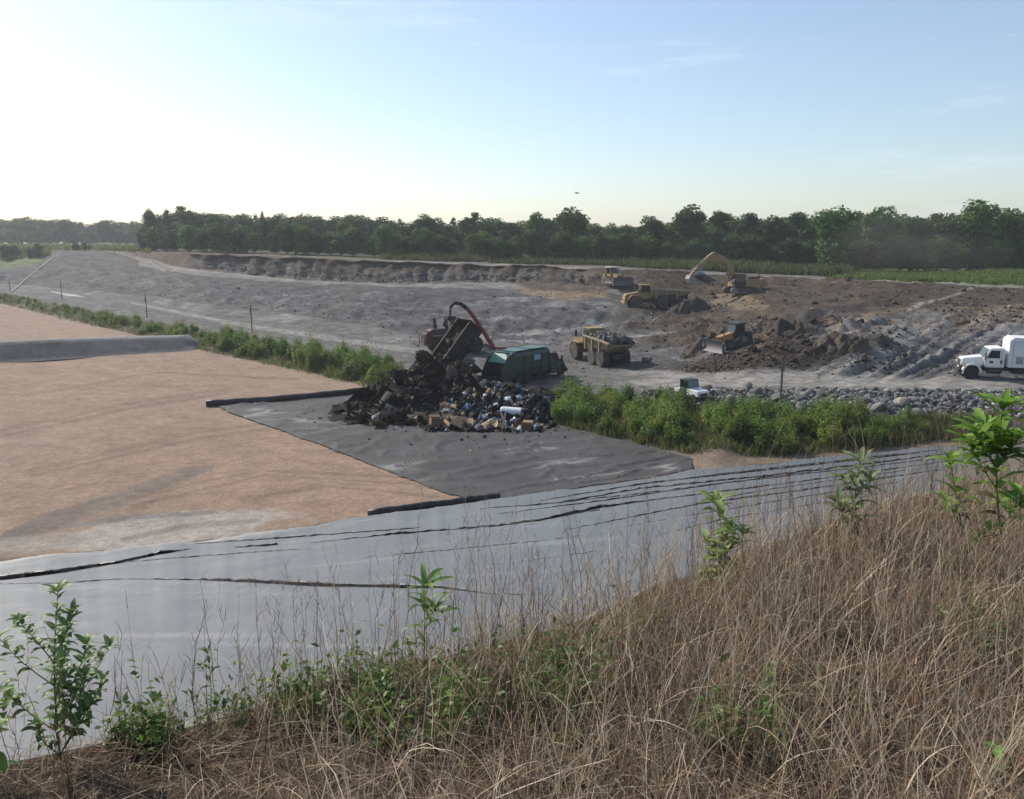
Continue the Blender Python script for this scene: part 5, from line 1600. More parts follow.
def wheel_loader(label):
    """big faded red four wheel machine with two exhaust stacks, rear engine at -x"""
    r = empty('compactor', label, 'compactor')
    for x in (1.75, -1.75):
        for y in (-1.15, 1.15): wheel(r, x, y, .86, .8, M_TYREB, M_REDD)
    b = MB(); b.box(-3.2, -.5, -.85, .85, .8, 2.35); b.box(-.5, 2.4, -.8, .8, .7, 1.5); b.prism([(-3.5, 1.1), (-3.2, 1.1), (-3.2, 2.2), (-3.4, 2.1)], -.8, .8)
    b.build('body', M_REDD, r, .05)
    MB().prism([(-2.9, 2.36), (-.8, 2.36), (-.9, 2.6), (-2.7, 2.5)], -.6, .6).build('hood', M_REDD, r, .03)
    for s in (-1, 1): MB().prism([(-2.75, 1.75), (-.8, 1.75), (-.65, 1.95), (-2.9, 1.95)], min(s * .8, s * 1.5), max(s * .8, s * 1.5)).build('mudguard', M_REDD, r)
    for x, y in ((-2.1, .3), (-.75, .55)): MB().tube([(x, y, 2.4), (x, y, 3.4), (x - .12, y, 3.65)], .16, 8).box(x - .2, x + .2, y - .2, y + .2, 2.5, 2.9).build('exhaust', M_BLK, r)
    c = MB(); c.prism([(-.3, 1.5), (1.2, 1.5), (1.3, 2.3), (1.05, 3.25), (-.3, 3.25)], -.75, .75)
    cb = c.build('cab', M_RUST, r, .04)
    for s in (-1, 1): pane(cb, [(-.15, s * .762, 2.2), (1.15, s * .762, 2.2), (.95, s * .762, 3.1), (-.15, s * .762, 3.1)])
    pane(cb, [(-.315, -.6, 2.4), (-.315, .6, 2.4), (-.315, .6, 3.1), (-.315, -.6, 3.1)])
    MB().box(-.5, 1.3, -.95, .95, 3.25, 3.4).build('roof', M_RUST, cb, .03)
    bl = MB(); bl.prism([(3.4, .2), (3.6, .2), (3.35, .8), (3.55, 1.6), (3.4, 1.65), (3.2, .8)], -1.9, 1.9); bl.tube([(1.9, .9, .9), (3.35, 1.0, .7)], .12, 6); bl.tube([(1.9, -.9, .9), (3.35, -1.0, .7)], .12, 6)
    bl.build('blade', M_STEEL, r)
    st = MB(); st.tube([(-3.4, .9, 1.0), (-3.6, .9, 1.0), (-3.6, .9, 2.0)], .04, 5); st.tube([(-3.4, -.9, 1.0), (-3.6, -.9, 1.0), (-3.6, -.9, 2.0), (-3.6, .9, 2.0)], .04, 5); st.build('handrail', M_BLK, r)
    return r


def utility(label):
    """small white working vehicle with a dark glazed cab"""
    r = empty('utility_vehicle', label, 'utility vehicle')
    for x in (1.1, -1.1):
        for y in (-.7, .7): wheel(r, x, y, .42, .3, M_TYREB, M_RIMW)
    MB().box(-1.6, 1.6, -.5, .5, .4, .65).build('chassis', M_BLK, r)
    b = MB(); b.prism([(.1, .6), (1.75, .6), (1.8, 1.0), (1.7, 1.2), (.1, 1.35)], -.8, .8); b.build('bonnet', M_WHT, r, .06)
    MB().box(-1.7, -.9, -.8, .8, .62, 1.15).build('cargo_bed', M_WHT, r, .04)
    slab_on(r, 'grille', 1.78, 1.83, -.5, .5, .68, .95, M_BLK)
    for s in (-1, 1): slab_on(r, 'headlight', 1.74, 1.82, s * .62 - .1, s * .62 + .1, .9, 1.05, M_LAMP)
    c = MB()
    for s in (-1, 1):
        c.tube([(.35, s * .72, 1.25), (.1, s * .72, 2.1)], .05, 5); c.tube([(-.9, s * .72, .7), (-.9, s * .72, 2.1)], .05, 5)
        c.box(-.9, .3, s * .76 - .03, s * .76 + .03, .62, 1.25)
    c.box(-.98, .2, -.8, .8, 2.1, 2.18)
    cb = c.build('cab', M_DGRN, r)
    pane(cb, [(.37, -.68, 1.3), (.37, .68, 1.3), (.13, .68, 2.08), (.13, -.68, 2.08)], M_GLASSB, 'windscreen')
    for s in (-1, 1): pane(cb, [(-.85, s * .72, 1.26), (.28, s * .72, 1.3), (.08, s * .72, 2.08), (-.85, s * .72, 2.08)])
    return r


def suv(label):
    r = empty('parked_car', label, 'car')
    for x in (1.4, -1.4):
        for y in (-.8, .8): wheel(r, x, y, .37, .24, M_TYREB, M_RIMW, lugs=False)
    b = MB(); b.prism([(-2.3, .4), (2.3, .4), (2.35, .8), (2.2, 1.0), (1.0, 1.12), (-2.3, 1.1)], -.92, .92); b.build('body', M_SUV, r, .08)
    c = MB(); c.prism([(-2.2, 1.1), (1.0, 1.1), (.35, 1.72), (-2.0, 1.75)], -.8, .8); cb = c.build('cabin', M_SUV, r, .08)
    for s in (-1, 1): pane(cb, [(-2.0, s * .808, 1.16), (.8, s * .808, 1.16), (.28, s * .808, 1.64), (-1.9, s * .808, 1.64)])
    pane(cb, [(.98, -.7, 1.15), (.98, .7, 1.15), (.42, .66, 1.68), (.42, -.66, 1.68)], M_GLASSB, 'windscreen')
    for s in (-1, 1): slab_on(r, 'headlight', 2.28, 2.36, s * .7 - .15, s * .7 + .15, .72, .88, M_LAMP)
    return r


def tractor(label, m_):
    r = empty('tractor', label, 'tractor')
    for x, rr in ((1.1, .5), (-.9, .8)):
        for y in (-.8, .8): wheel(r, x, y, rr, .4, M_TYREB, m_)
    b = MB(); b.prism([(-.2, .7), (1.7, .7), (1.75, 1.3), (-.2, 1.5)], -.4, .4); b.build('hood', m_, r, .05)
    c = MB(); c.prism([(-1.5, .9), (-.1, .9), (-.1, 2.2), (-1.3, 2.3)], -.65, .65); cb = c.build('cab', m_, r, .05)
    for s in (-1, 1): pane(cb, [(-1.3, s * .66, 1.4), (-.2, s * .66, 1.4), (-.2, s * .66, 2.1), (-1.2, s * .66, 2.1)])
    slab_on(cb, 'roof', -1.5, 0, -.75, .75, 2.3, 2.42, M_BLK)
    MB().tube([(.6, .2, 1.4), (.6, .2, 2.1)], .05, 6).build('exhaust', M_BLK, r)
    return r


def place(root, px, py, heading, scale=1.0, tilt=None, dz=0.0, d=None, follow=False):
    if d is None: h = hit(px, py)
    else:
        q = P(px, py, d); h = Vector((q.x, q.y, gz(q.x, q.y)))
    root.location = h + Vector((0, 0, dz)); root.scale = (scale,) * 3
    Rz = Matrix.Rotation(R(heading), 3, 'Z')
    if tilt: Rz = Rz @ Matrix.Rotation(R(tilt[0]), 3, 'Y') @ Matrix.Rotation(R(tilt[1]), 3, 'X')
    root.rotation_euler = Rz.to_euler()
    return h


M_SPOIL = mat('dark_spoil', (.045, .036, .029), rough=.95, dirt=(.085, .067, .052), amount=.7, scale=1.2, bump=.6, bscale=8)
M_ROCKL = mat('grey_rock_load', (.08, .076, .072), rough=.95, dirt=(.15, .14, .13), amount=.8, scale=1.4, bump=.6, bscale=8)


def load_of(truck, label, m_, seed, zc):
    o = lumps('dirt_load', m_, 190, (-4.6, .6), (-1.35, 1.35), lambda x, y: zc - .22 * y * y - .035 * (x + 2) ** 2 - .6, .25, .55, seed)
    tag(o, label, 'load', kind='stuff')
    o.location = truck.location; o.rotation_euler = truck.rotation_euler; o.scale = truck.scale
    return o


t1 = hauler('articulated dump truck with dusty tyres seen from its rear left, heaped with dark rock', 'articulated dump trucks')
place(t1, 600, 363, 111, 1.02)
load_of(t1, 'dark broken rock heaped in the bed of the nearer dump truck', M_ROCKL, 5, 3.75)
t2 = copy_tree(t1); t2['label'] = 'articulated dump truck facing left, half hidden behind dark spoil below the excavator'
place(t2, 655, 308, 184, .98)
load_of(t2, 'low load of earth in the bed of the dump truck below the excavator', M_SPOIL, 6, 2.75)
ex = excavator('yellow tracked excavator with raised arched boom on the upper bench', ((5.8, 5.75), (8.9, 2.9), (0, 0)))
place(ex, 742, 293.5, 192, .93)
d1 = dozer('dusty yellow bulldozer facing the camera on the bench at the wood edge', M_YELD, M_YELD, M_WHT, scale_blade=.95)
place(d1, 613, 285, -66, .98)
d2 = dozer('dark green bulldozer pushing brown earth on the middle terrace', M_DGRN, M_ORG, M_DGRN, ripper=False, scale_blade=1.15)
place(d2, 734, 347, 202, .82, tilt=(5, 0), dz=-.15)
gt = garbage_truck('dark green rear loading garbage truck backed up to the waste heap')
place(gt, 524, 381, 50, .9)
gr = grapple_truck('dark dump truck with its long box raised over the waste heap and a red crane')
place(gr, 481, 385, 30, 1.0, dz=-.1)
wl_ = wheel_loader('faded red landfill compactor with two exhaust stacks, behind the raised dump box')
place(wl_, 455, 352, 24, 1.1)
bt = box_truck('white box truck driving left on the gravel road at right')
place(bt, 1007, 378.5, 163, .97)
uv = utility('small white utility vehicle with dark glazed cab beside the shrubs')
place(uv, 691, 400, -58, .76)
sv_ = suv('dusty grey car on the upper track under the excavator boom')
place(sv_, 698, 277, -92, .85)
ta = tractor('small dark green tractor at the top of the grey mound at far left', M_DGRN)
place(ta, 78.5, 250.2, 10, 1.0)
tb2 = tractor('small dark red tractor right behind the green one at far left', M_REDD)
place(tb2, 87, 250.2, 5, 1.0)
# ================================================================== rocks and rubble
_ICO = None
def rocks_mesh(name, pts, size, cols, m_, seed, flat=.75, sink=.25):
    """many angular stones as one mesh (cut-corner boxes with jittered corners)"""
    g = np.random.default_rng(seed); n = len(pts)
    base = np.array([(x, y, z) for x in (-1, 1) for y in (-1, 1) for z in (-1, 1)], float) * .6
    extra = np.array([(1, 0, 0), (-1, 0, 0), (0, 1, 0), (0, -1, 0), (0, 0, 1), (0, 0, -1)]) * .66
    b = np.concatenate([base, extra])
    T = []
    quads = {8: [4, 6, 7, 5], 9: [0, 1, 3, 2], 10: [2, 3, 7, 6], 11: [0, 4, 5, 1], 12: [1, 5, 7, 3], 13: [0, 2, 6, 4]}
    for c_, q in quads.items():
        for i in range(4): T.append((q[i], q[(i + 1) % 4], c_))
    T = np.array(T)
    Vv = b[None] * g.uniform(.55, 1.3, (n, 14, 3)); Vv[:, 8:] = b[None, 8:] * g.uniform(.85, 1.15, (n, 6, 1)); Vv *= g.uniform(.6, 1.25, (n, 1, 3))
    q = g.normal(0, 1, (n, 4)); q /= np.linalg.norm(q, axis=1, keepdims=True)
    w_, x, y, z = q.T
    Rm = np.stack([1 - 2 * (y * y + z * z), 2 * (x * y - z * w_), 2 * (x * z + y * w_), 2 * (x * y + z * w_), 1 - 2 * (x * x + z * z), 2 * (y * z - x * w_),
                   2 * (x * z - y * w_), 2 * (y * z + x * w_), 1 - 2 * (x * x + y * y)], -1).reshape(n, 3, 3)
    sc = size[:, None, None] * g.uniform(.6, 1.3, (n, 1, 3))
    Vv = np.einsum('nij,nkj->nki', Rm, Vv * sc)
    Vv[:, :, 2] *= flat
    Vv += pts[:, None] + np.array([0, 0, 1]) * (size * (flat * .6 - sink))[:, None, None]
    Q = (T[None] + (np.arange(n) * 14)[:, None, None]).reshape(-1, 3)
    return np_mesh(name, Vv.reshape(-1, 3), Q, m_, fcol=np.repeat(cols, len(T), 0))


M_ROCK = attr_mat('rock', scale=(3.0, 14.0), var=.3, bump=.4, bdist=.02, bscale=14)
gr_ = np.random.default_rng(70)


def rcols(n, cs, w_): return palette(n, gr_, cs, w_)


GREYS = [(.15, .147, .143), (.10, .099, .098), (.24, .235, .22), (.058, .058, .059)]
rp, rx_ = band_pts(8, 640, 1200, 19000, .08, .95, 71)
kp = gr_.random(len(rp)) < sstep(640, 760, rx_) * .85 + .15
rp = rp[kp]; n = len(rp)
o = rocks_mesh('rock_rubble', rp, gr_.gamma(1.3, .06, n) + .03, rcols(n, GREYS + [(.30, .29, .27)], [4, 4, 2.5, 2.5, 1]), M_ROCK, 72)
tag(o, 'grey broken rock covering the bank below the gravel road', 'rubble', kind='stuff')
# loose stone over the grey pit slopes and clods over the brown earthworks
P1, X1_ = band_pts(5, -60, 1100, 11000, 0, 1, 73); P2, X2_ = band_pts(4, 500, 1100, 1800, 0, 1, 74); P3, X3_ = band_pts(6, 380, 1100, 900, 0, 1, 75)
PP = np.concatenate([P1, P2, P3]); n = len(PP)
o = rocks_mesh('slope_stones', PP, gr_.gamma(1.3, .038, n) + .02, rcols(n, GREYS, [3, 4, 2.5, 2.5]), M_ROCK, 76)
tag(o, 'loose grey stones scattered over the pit slopes', 'rubble', kind='stuff')
Q1, _ = band_pts(5, 640, 905, 3600, 0, 1, 77); Q2, _ = band_pts(4, 620, 1060, 3200, 0, 1, 78); Q3, _ = band_pts(2, 560, 1060, 1700, 0, 1, 79); Q4, _ = band_pts(3, 640, 1060, 900, 0, 1, 80); Q5, _ = band_pts(6, 680, 890, 900, 0, .8, 81)
PP = np.concatenate([Q1, Q2, Q3, Q4, Q5]); n = len(PP)
cl = fbm(PP[:, 0] * .15, PP[:, 1] * .15, 82, 3); PP = PP[cl + gr_.normal(0, .2, n) > -.05]; n = len(PP)
o = rocks_mesh('dirt_clods', PP, gr_.gamma(1.3, .06, n) + .03, rcols(n, [(.06, .046, .035), (.09, .068, .05), (.038, .031, .026), (.14, .11, .085)], [4, 3, 3, 1]), M_ROCK, 83)
tag(o, 'brown earth clods strewn over the earthworks', 'rubble', kind='stuff')
C1, cx1 = band_pts(2, 190, 545, 1500, .55, 1, 84); n = len(C1)
o = rocks_mesh('cut_bank_stones', C1, gr_.gamma(1.3, .06, n) + .03, rcols(n, [(.14, .125, .11), (.09, .075, .06), (.19, .175, .16)], [3, 3, 1]), M_ROCK, 85)
tag(o, 'fallen stones along the foot of the long cut bank', 'rubble', kind='stuff')
# small stones and dust lumps on the floor
E1, ex1 = band_pts(10, -40, 470, 420, .0, 1, 86); n = len(E1)
o = rocks_mesh('floor_pebbles', E1, gr_.gamma(1.5, .009, n) + .012, rcols(n, [(.28, .22, .17), (.38, .34, .3), (.18, .15, .13)], [3, 2, 2]), M_ROCK, 87)
tag(o, 'small stones strewn over the red soil floor', 'gravel', kind='stuff')


def boulder_proto(seed, c_):
    g = np.random.default_rng(seed)
    bm = bmesh.new(); bmesh.ops.create_icosphere(bm, subdivisions=3, radius=1)
    pl = g.normal(0, 1, (11, 3)); pl /= np.linalg.norm(pl, axis=1, keepdims=True); off = g.uniform(.55, .9, 11)
    for v in bm.verts:
        p = np.array(v.co)
        for q, f_ in zip(pl, off):
            e = p @ q - f_
            if e > 0: p = p - q * e * .92
        v.co = p * (1 + .05 * float(fbm(np.array(p[0] * 3), np.array(p[1] * 3 + p[2]), seed, 3)))
    me = bpy.data.meshes.new('boulder'); bm.to_mesh(me); bm.free()
    me.materials.append(mat('boulder_stone', c_, rough=.95, dirt=tuple(x * .6 for x in c_), amount=.8, scale=1.6, bump=.7, bscale=7))
    return me


BM = [boulder_proto(600 + i, c_) for i, c_ in enumerate([(.21, .205, .195), (.15, .148, .146), (.11, .11, .112), (.27, .24, .20)])]


def boulder(x, y, s, k, label, group):
    o = link('boulder', BM[k]); o.location = (x, y, gz(x, y) + s * .3)
    o.scale = (s * gr_.uniform(.8, 1.3), s * gr_.uniform(.8, 1.2), s * gr_.uniform(.6, .9)); o.rotation_euler = tuple(gr_.uniform(0, 6.28, 3) * [.1, .1, 1])
    tag(o, label, 'boulder', group)
    return o


bp_, bxx = band_pts(8, 735, 1040, 62, .25, .95, 90)
for q in bp_: boulder(q[0], q[1], gr_.uniform(.28, .55), int(gr_.integers(0, 3)), 'angular grey boulder among the broken rock below the gravel road', 'boulders in the rock bank')
for px, py, s, k, lab in [(902, 407, .75, 3, 'pale tan boulder, the lightest one in the rock bank'), (877, 412, .7, 0, 'large grey boulder at the foot of the rock bank left of the pale tan one'),
                          (775, 401, .72, 1, 'grey boulder right beside the single dark post'), (730, 402, .55, 0, 'lone pale boulder between the utility vehicle and the post'),
                          (918, 418, .65, 0, 'flat pale boulder lowest in the rock bank'), (748, 389, .5, 0, 'pale boulder at the road edge left of the post'),
                          (647, 362, .7, 2, 'dark boulder on the pit floor right of the nearer dump truck')]:
    h = hit(px, py); boulder(h.x, h.y, s, k, lab, None)

# ------------------------------------------------------------------ dark spoil lumps near the bulldozer, seen as separate heaps
def heap(name, px, py, rx_, ry_, hgt, m_, label, cat, seed, n=46):
    h = hit(px, py); g = np.random.default_rng(seed)
    u = np.linspace(-1.35, 1.35, n); UX, UY = np.meshgrid(u, u)
    rr = np.sqrt(UX ** 2 + UY ** 2) * (1 + .18 * fbm(UX * 1.5, UY * 1.5, seed, 3))
    zz = hgt * np.clip(1 - rr, 0, 1) ** .8 * (1 + .9 * fbm(UX * 3, UY * 3, seed + 1, 4)) + .45 * fbm(UX * 6, UY * 6, seed + 2, 3) * (rr < 1)
    X, Y = h.x + UX * rx_, h.y + UY * ry_
    gzz = np.vectorize(lambda a, b: gz(a, b))(X, Y)
    Z = gzz + zz - .12
    o = np_mesh(name, np.stack([X, Y, Z], -1).reshape(-1, 3), grid_faces(n, n), m_, smooth=True)
    tag(o, label, cat)
    return o


heap('spoil_heap', 705, 350, 2.9, 2.2, 1.7, M_SPOIL, 'brown earth heap pushed up ahead of the dark green bulldozer', 'earth heap', 3)
heap('spoil_heap', 792, 336, 2.8, 2.0, 1.5, M_SPOIL, 'dark earth heap on the terrace right of the bulldozer', 'earth heap', 7)
heap('spoil_heap', 842, 348, 2.6, 1.8, 1.6, mat('brown_spoil', (.085, .064, .046), rough=.95, dirt=(.05, .04, .031), amount=.8, scale=1.3, bump=.6, bscale=8), 'brown earth heap at the right end of the dark terrace', 'earth heap', 11)
heap('spoil_heap', 688, 312, 3.4, 2.0, 1.9, M_SPOIL, 'dark spoil ridge hiding the rear of the farther dump truck', 'earth heap', 15)

# ------------------------------------------------------------------ posts, drain pipe, liner rolls
M_POST = mat('weathered_post', (.11, .09, .07), rough=.9, var=.4, scale=3)
M_POSTG = mat('steel_post', (.16, .15, .14), rough=.6, var=.3, scale=3)
for px, top, base, lab in [(10, 279, 292, 'dark post at the far left edge beside the grey road'), (62, 282, 299, 'second dark post from the left beside the grey road'),
                           (147, 294, 318, 'dark post above the left berm end, third from the left'), (252, 305, 332, 'dark post above the shrubs left of the waste heap'),
                           (780, 357, 408, 'single tall dark post in front of the broken rock bank')]:
    h = hit(px, base); hh = P(px, top, h.y).z - h.z
    r = empty('post', lab, 'post'); r.location = h
    MB().tube([(0, 0, -.5), (0.01, 0, hh * .5), (0, 0.02, hh)], .085, 8, r1=.07).build('shaft', M_POST, r)
    MB().tube([(0, 0.02, hh - .02), (0, .02, hh + .05)], .10, 8).box(-.14, .14, -.09, -.06, hh * .72, hh * .84).build('cap', M_POSTG, r)
M_PIPE = mat('white_pipe', (.36, .355, .34), rough=.5, var=.2, scale=2)
pp_ = []
for px, py in [(12, 292), (18, 287), (30, 276), (42, 267), (52, 259), (60, 254), (62, 252.5)]:
    h = hit(px, py); pp_.append(h + Vector((0, 0, .14)))
tag(MB().tube(pp_, .12, 8).build('drain_pipe', M_PIPE), 'white drain pipe running up the grey bank at the far left', 'pipe')


def roll(pts, r0, label):
    vs = []
    for (a, b) in zip(pts[:-1], pts[1:]):
        for i in range(6):
            u = i / 6; q = GZ(a[0] + (b[0] - a[0]) * u, a[1] + (b[1] - a[1]) * u, ZF); q.z += r0 * .9 + random.uniform(-.03, .03); q.y += random.uniform(-.05, .05); vs.append(q)
    q = GZ(*pts[-1], ZF); q.z += r0 * .9; vs.append(q)
    o = MB().tube(vs, r0, 12).build('liner_roll', M_BLACKLINER, None, smooth=True)
    return tag(o, label, 'liner roll')


roll([(206, 406.5), (250, 403.5), (300, 399.5), (345, 395), (376, 391)], .27, 'long black liner roll along the far edge of the dark liner pad')
roll([(368, 516.5), (430, 508.5), (470, 503), (500, 499.5)], .20, 'shorter black liner roll at the foot of the pale slope')
roll([(468, 420), (468, 419)], .1, 'x') if False else None

# ================================================================== the waste heap
HPX = [(362, 410, .35), (388, 404, .9), (415, 398, 1.8), (432, 392, 2.5), (448, 393, 2.5), (475, 402, 1.7), (505, 406, 1.6), (532, 408, 1.2)]
HC = []
for px, py, hh in HPX:
    q = GZ(px, py, ZF); HC.append((q.x, q.y, hh))
hx_ = np.linspace(-14.5, 5.5, 130); hy_ = np.linspace(56, 84, 130)
HXX, HYY = np.meshgrid(hx_, hy_)


def heap_h(x, y):
    z = np.zeros_like(x)
    for a, b, hh in HC:
        e = ((x - a) / 2.3) ** 2 + ((y - b) / np.where(y < b, 5.2, 4.2)) ** 2
        z = np.maximum(z, hh * np.clip(1 - e * .75, 0, 1) ** .7)
    return z


hz0 = heap_h(HXX, HYY)
base = np.vectorize(lambda a, b: gz(a, b))(HXX, HYY)
zz = base + .08 + hz0 * (1 + .35 * fbm(HXX * .9, HYY * .9, 201, 4)) + .18 * fbm(HXX * 3, HYY * 3, 202, 3) * (hz0 > .05) - .3 * (hz0 <= .01)
M_MUCK = mat('compressed_waste', (.012, .0115, .011), rough=.9, dirt=(.04, .033, .028), amount=.7, scale=1.6, bump=.8, bscale=5, spec=.08)
o = np_mesh('waste_heap', np.stack([HXX, HYY, zz], -1).reshape(-1, 3), grid_faces(130, 130), M_MUCK, smooth=False)
tag(o, 'dark heap of tipped rubbish at the end of the liner pad', 'rubbish', kind='stuff')
BH = BVHTree.FromPolygons(np.stack([HXX, HYY, zz], -1).reshape(-1, 3).tolist(), grid_faces(130, 130).tolist())


def hz_at(x, y):
    h = BH.ray_cast(Vector((x, y, 60)), Vector((0, 0, -1)))
    return max(h[0].z if h[0] is not None else -9, gz(x, y))


def hz_hit(px, py):
    rx_, rz_ = ray(px, py); dv = Vector((float(rx_), 1, float(rz_))).normalized()
    a = BH.ray_cast(Vector((0, 0, CZ)), dv); b = BV.ray_cast(Vector((0, 0, CZ)), dv)
    if a[0] is None: return b[0]
    return a[0] if a[3] < b[3] else b[0]


# loose rubbish: scraps, bags, boards, paper - hundreds of small pieces as one stuff object per kind
def scraps(name, pts, size, cols, m_, seed, aspect=(1, .7, .12), lift=.05):
    g = np.random.default_rng(seed); n = len(pts)
    u = np.array([(x, y, z) for x in (-1, 1) for y in (-1, 1) for z in (-1, 1)], float) * .5 * np.array(aspect)
    Vv = u[None] * g.uniform(.6, 1.3, (n, 8, 3)) + g.normal(0, .05, (n, 8, 3))
    q = g.normal(0, 1, (n, 4)) * [1, .55, .55, 1]; q /= np.linalg.norm(q, axis=1, keepdims=True)
    w_, x, y, z = q.T
    Rm = np.stack([1 - 2 * (y * y + z * z), 2 * (x * y - z * w_), 2 * (x * z + y * w_), 2 * (x * y + z * w_), 1 - 2 * (x * x + z * z), 2 * (y * z - x * w_),
                   2 * (x * z - y * w_), 2 * (y * z + x * w_), 1 - 2 * (x * x + y * y)], -1).reshape(n, 3, 3)
    Vv[:, 4:, 2] += 0
    Vv = np.einsum('nij,nkj->nki', Rm, Vv * size[:, None, None]) + pts[:, None] + [0, 0, lift]
    f = np.array([(0, 1, 3, 2), (4, 6, 7, 5), (0, 4, 5, 1), (2, 3, 7, 6), (0, 2, 6, 4), (1, 5, 7, 3)])
    Q = (f[None] + (np.arange(n) * 8)[:, None, None]).reshape(-1, 4)
    return np_mesh(name, Vv.reshape(-1, 3), Q, m_, fcol=np.repeat(cols, 6, 0))


M_SCRAP = attr_mat('rubbish_scraps', rough=.7, scale=(5, 25), var=.25, bump=.3, bdist=.02, bscale=14, spec=.1)


def heap_pts(poly, n, seed):
    """points on the heap under a picture quadrilateral given as rows (py, px0, px1)"""
    g = np.random.default_rng(seed); out = []
    a = np.array(poly, float)
    for i in range(n):
        py = g.uniform(a[0, 0], a[-1, 0]); x0 = np.interp(py, a[:, 0], a[:, 1]); x1 = np.interp(py, a[:, 0], a[:, 2])
        h = hz_hit(g.uniform(x0, x1), py)
        if h is not None: out.append(tuple(h))
    return np.array(out)


gs = np.random.default_rng(210)
mixed = heap_pts([(386, 440, 500), (395, 420, 545), (405, 412, 552), (420, 415, 556), (428, 420, 552), (433, 430, 540)], 3600, 211); n = len(mixed)
o = scraps('rubbish', mixed, gs.gamma(1.8, .15, n) + .08, palette(n, gs, [(.022, .022, .025), (.011, .011, .012), (.10, .125, .155), (.40, .42, .45), (.26, .17, .10), (.09, .055, .04), (.05, .09, .16), (.18, .14, .10)], [5, 5, 2.4, .7, 1.5, 1.8, 1.4, 1.4]), M_SCRAP, 212)
tag(o, 'mixed household rubbish spread over the right half of the heap', 'rubbish', kind='stuff')
darkp = heap_pts([(362, 425, 462), (378, 405, 472), (390, 380, 480), (400, 362, 445), (410, 345, 440), (418, 352, 430), (426, 378, 420)], 3600, 213); n = len(darkp)
o = scraps('debris', darkp, gs.gamma(1.6, .20, n) + .10, palette(n, gs, [(.022, .019, .017), (.012, .011, .011), (.055, .041, .03), (.10, .075, .055), (.22, .21, .20), (.06, .08, .11)], [5, 5, 3, 1.6, .35, .3]), M_SCRAP, 214, aspect=(2.0, .75, .08))
tag(o, 'dark charred boards and debris on the left half of the heap', 'debris', kind='stuff')
fall = []
fg = np.random.default_rng(220)
MW = gr.matrix_world if False else (Matrix.Translation(gr.location) @ gr.rotation_euler.to_matrix().to_4x4() @ Matrix.Diagonal((*gr.scale, 1)))
Mb = MW @ Matrix.Translation((-3.9, 0, 1.1)) @ Matrix.Rotation(-R(RAISE), 4, 'Y')
for i in range(420):
    u = fg.random(); fall.append(tuple(Mb @ Vector((-1.2 + u * 5.4, fg.uniform(-1.1, 1.1), .15 + fg.random() * (1.25 - .7 * u)))))
fall = np.array(fall); n = len(fall)
o = scraps('sliding_debris', fall, fg.gamma(2.2, .2, n) + .15, palette(n, fg, [(.025, .022, .018), (.06, .045, .028), (.05, .06, .02), (.22, .23, .23), (.012, .012, .012), (.09, .065, .035)], [4, 3, 1.2, 1.0, 3, 1.5]), M_SCRAP, 221, aspect=(1.3, .6, .3), lift=0)
tag(o, 'debris sliding out of the raised dump box', 'debris', kind='stuff')

lit = []
for i in range(260):
    a_ = gs.uniform(0, 6.28); q = GZ(455 + 125 * math.cos(a_) * gs.uniform(.7, 1.3), 412 + 27 * math.sin(a_) * gs.uniform(.7, 1.5), ZF); lit.append((q.x, q.y, gz(q.x, q.y) + .06))
lit = np.array(lit); n = len(lit)
o = scraps('litter', lit, gs.gamma(1.5, .07, n) + .05, palette(n, gs, [(.02, .02, .02), (.3, .3, .31), (.2, .14, .09), (.08, .1, .13)], [4, 1, 1, 1]), M_SCRAP, 231, aspect=(1, .7, .1), lift=.03)
tag(o, 'scattered litter round the edge of the waste heap', 'litter', kind='stuff')

# pieces one can tell apart
M_CARD = mat('cardboard', (.42, .28, .16), rough=.85, dirt=(.30, .20, .12), amount=.7, scale=3)
M_CARDD = mat('brown_cardboard', (.22, .135, .08), rough=.85, dirt=(.15, .1, .06), amount=.7, scale=3)
M_PLANK = mat('pale_timber', (.50, .42, .32), rough=.8, dirt=(.36, .3, .22), amount=.7, scale=4)
M_WDRUM = mat('white_enamel', (.72, .73, .74), rough=.3, dirt=(.5, .5, .5), amount=.5, scale=2)
M_BLACKS = mat('black_rubber_sheet', (.009, .009, .010), rough=.85, dirt=(.02, .019, .018), amount=.6, scale=2, spec=.12)


def free(o, px, py, label, cat, rot, dz=0.0, group=None):
    h = hz_hit(px, py)
    o.location = h + Vector((0, 0, dz)); o.rotation_euler = tuple(R(a) for a in rot)
    return tag(o, label, cat, group)


def carton(lx, ly, lz, m_, flaps=True):
    r = empty('cardboard_box', 'x', 'box')
    b = MB(); t_ = .02
    b.box(-lx, lx, -ly, ly, 0, t_)
    for s in (-1, 1):
        b.box(-lx, lx, min(s * ly, s * (ly - t_)), max(s * ly, s * (ly - t_)), t_, lz); b.box(min(s * lx, s * (lx - t_)), max(s * lx, s * (lx - t_)), -ly + t_, ly - t_, t_, lz)
    b.build('carton', m_, r)
    f = MB()
    for s in (-1, 1): f.face_set([(-lx, s * ly, lz), (lx, s * ly, lz), (lx * .95, s * (ly + .22), lz + .12), (-lx * .95, s * (ly + .22), lz + .12), (-lx, s * (ly - .01), lz + .01), (lx, s * (ly - .01), lz + .01), (lx * .95, s * (ly + .21), lz + .13), (-lx * .95, s * (ly + .21), lz + .13)], [(0, 1, 2, 3), (7, 6, 5, 4), (0, 3, 7, 4), (1, 5, 6, 2), (2, 6, 7, 3), (0, 4, 5, 1)])
    f.build('flap', M_CARD, r)
    return r


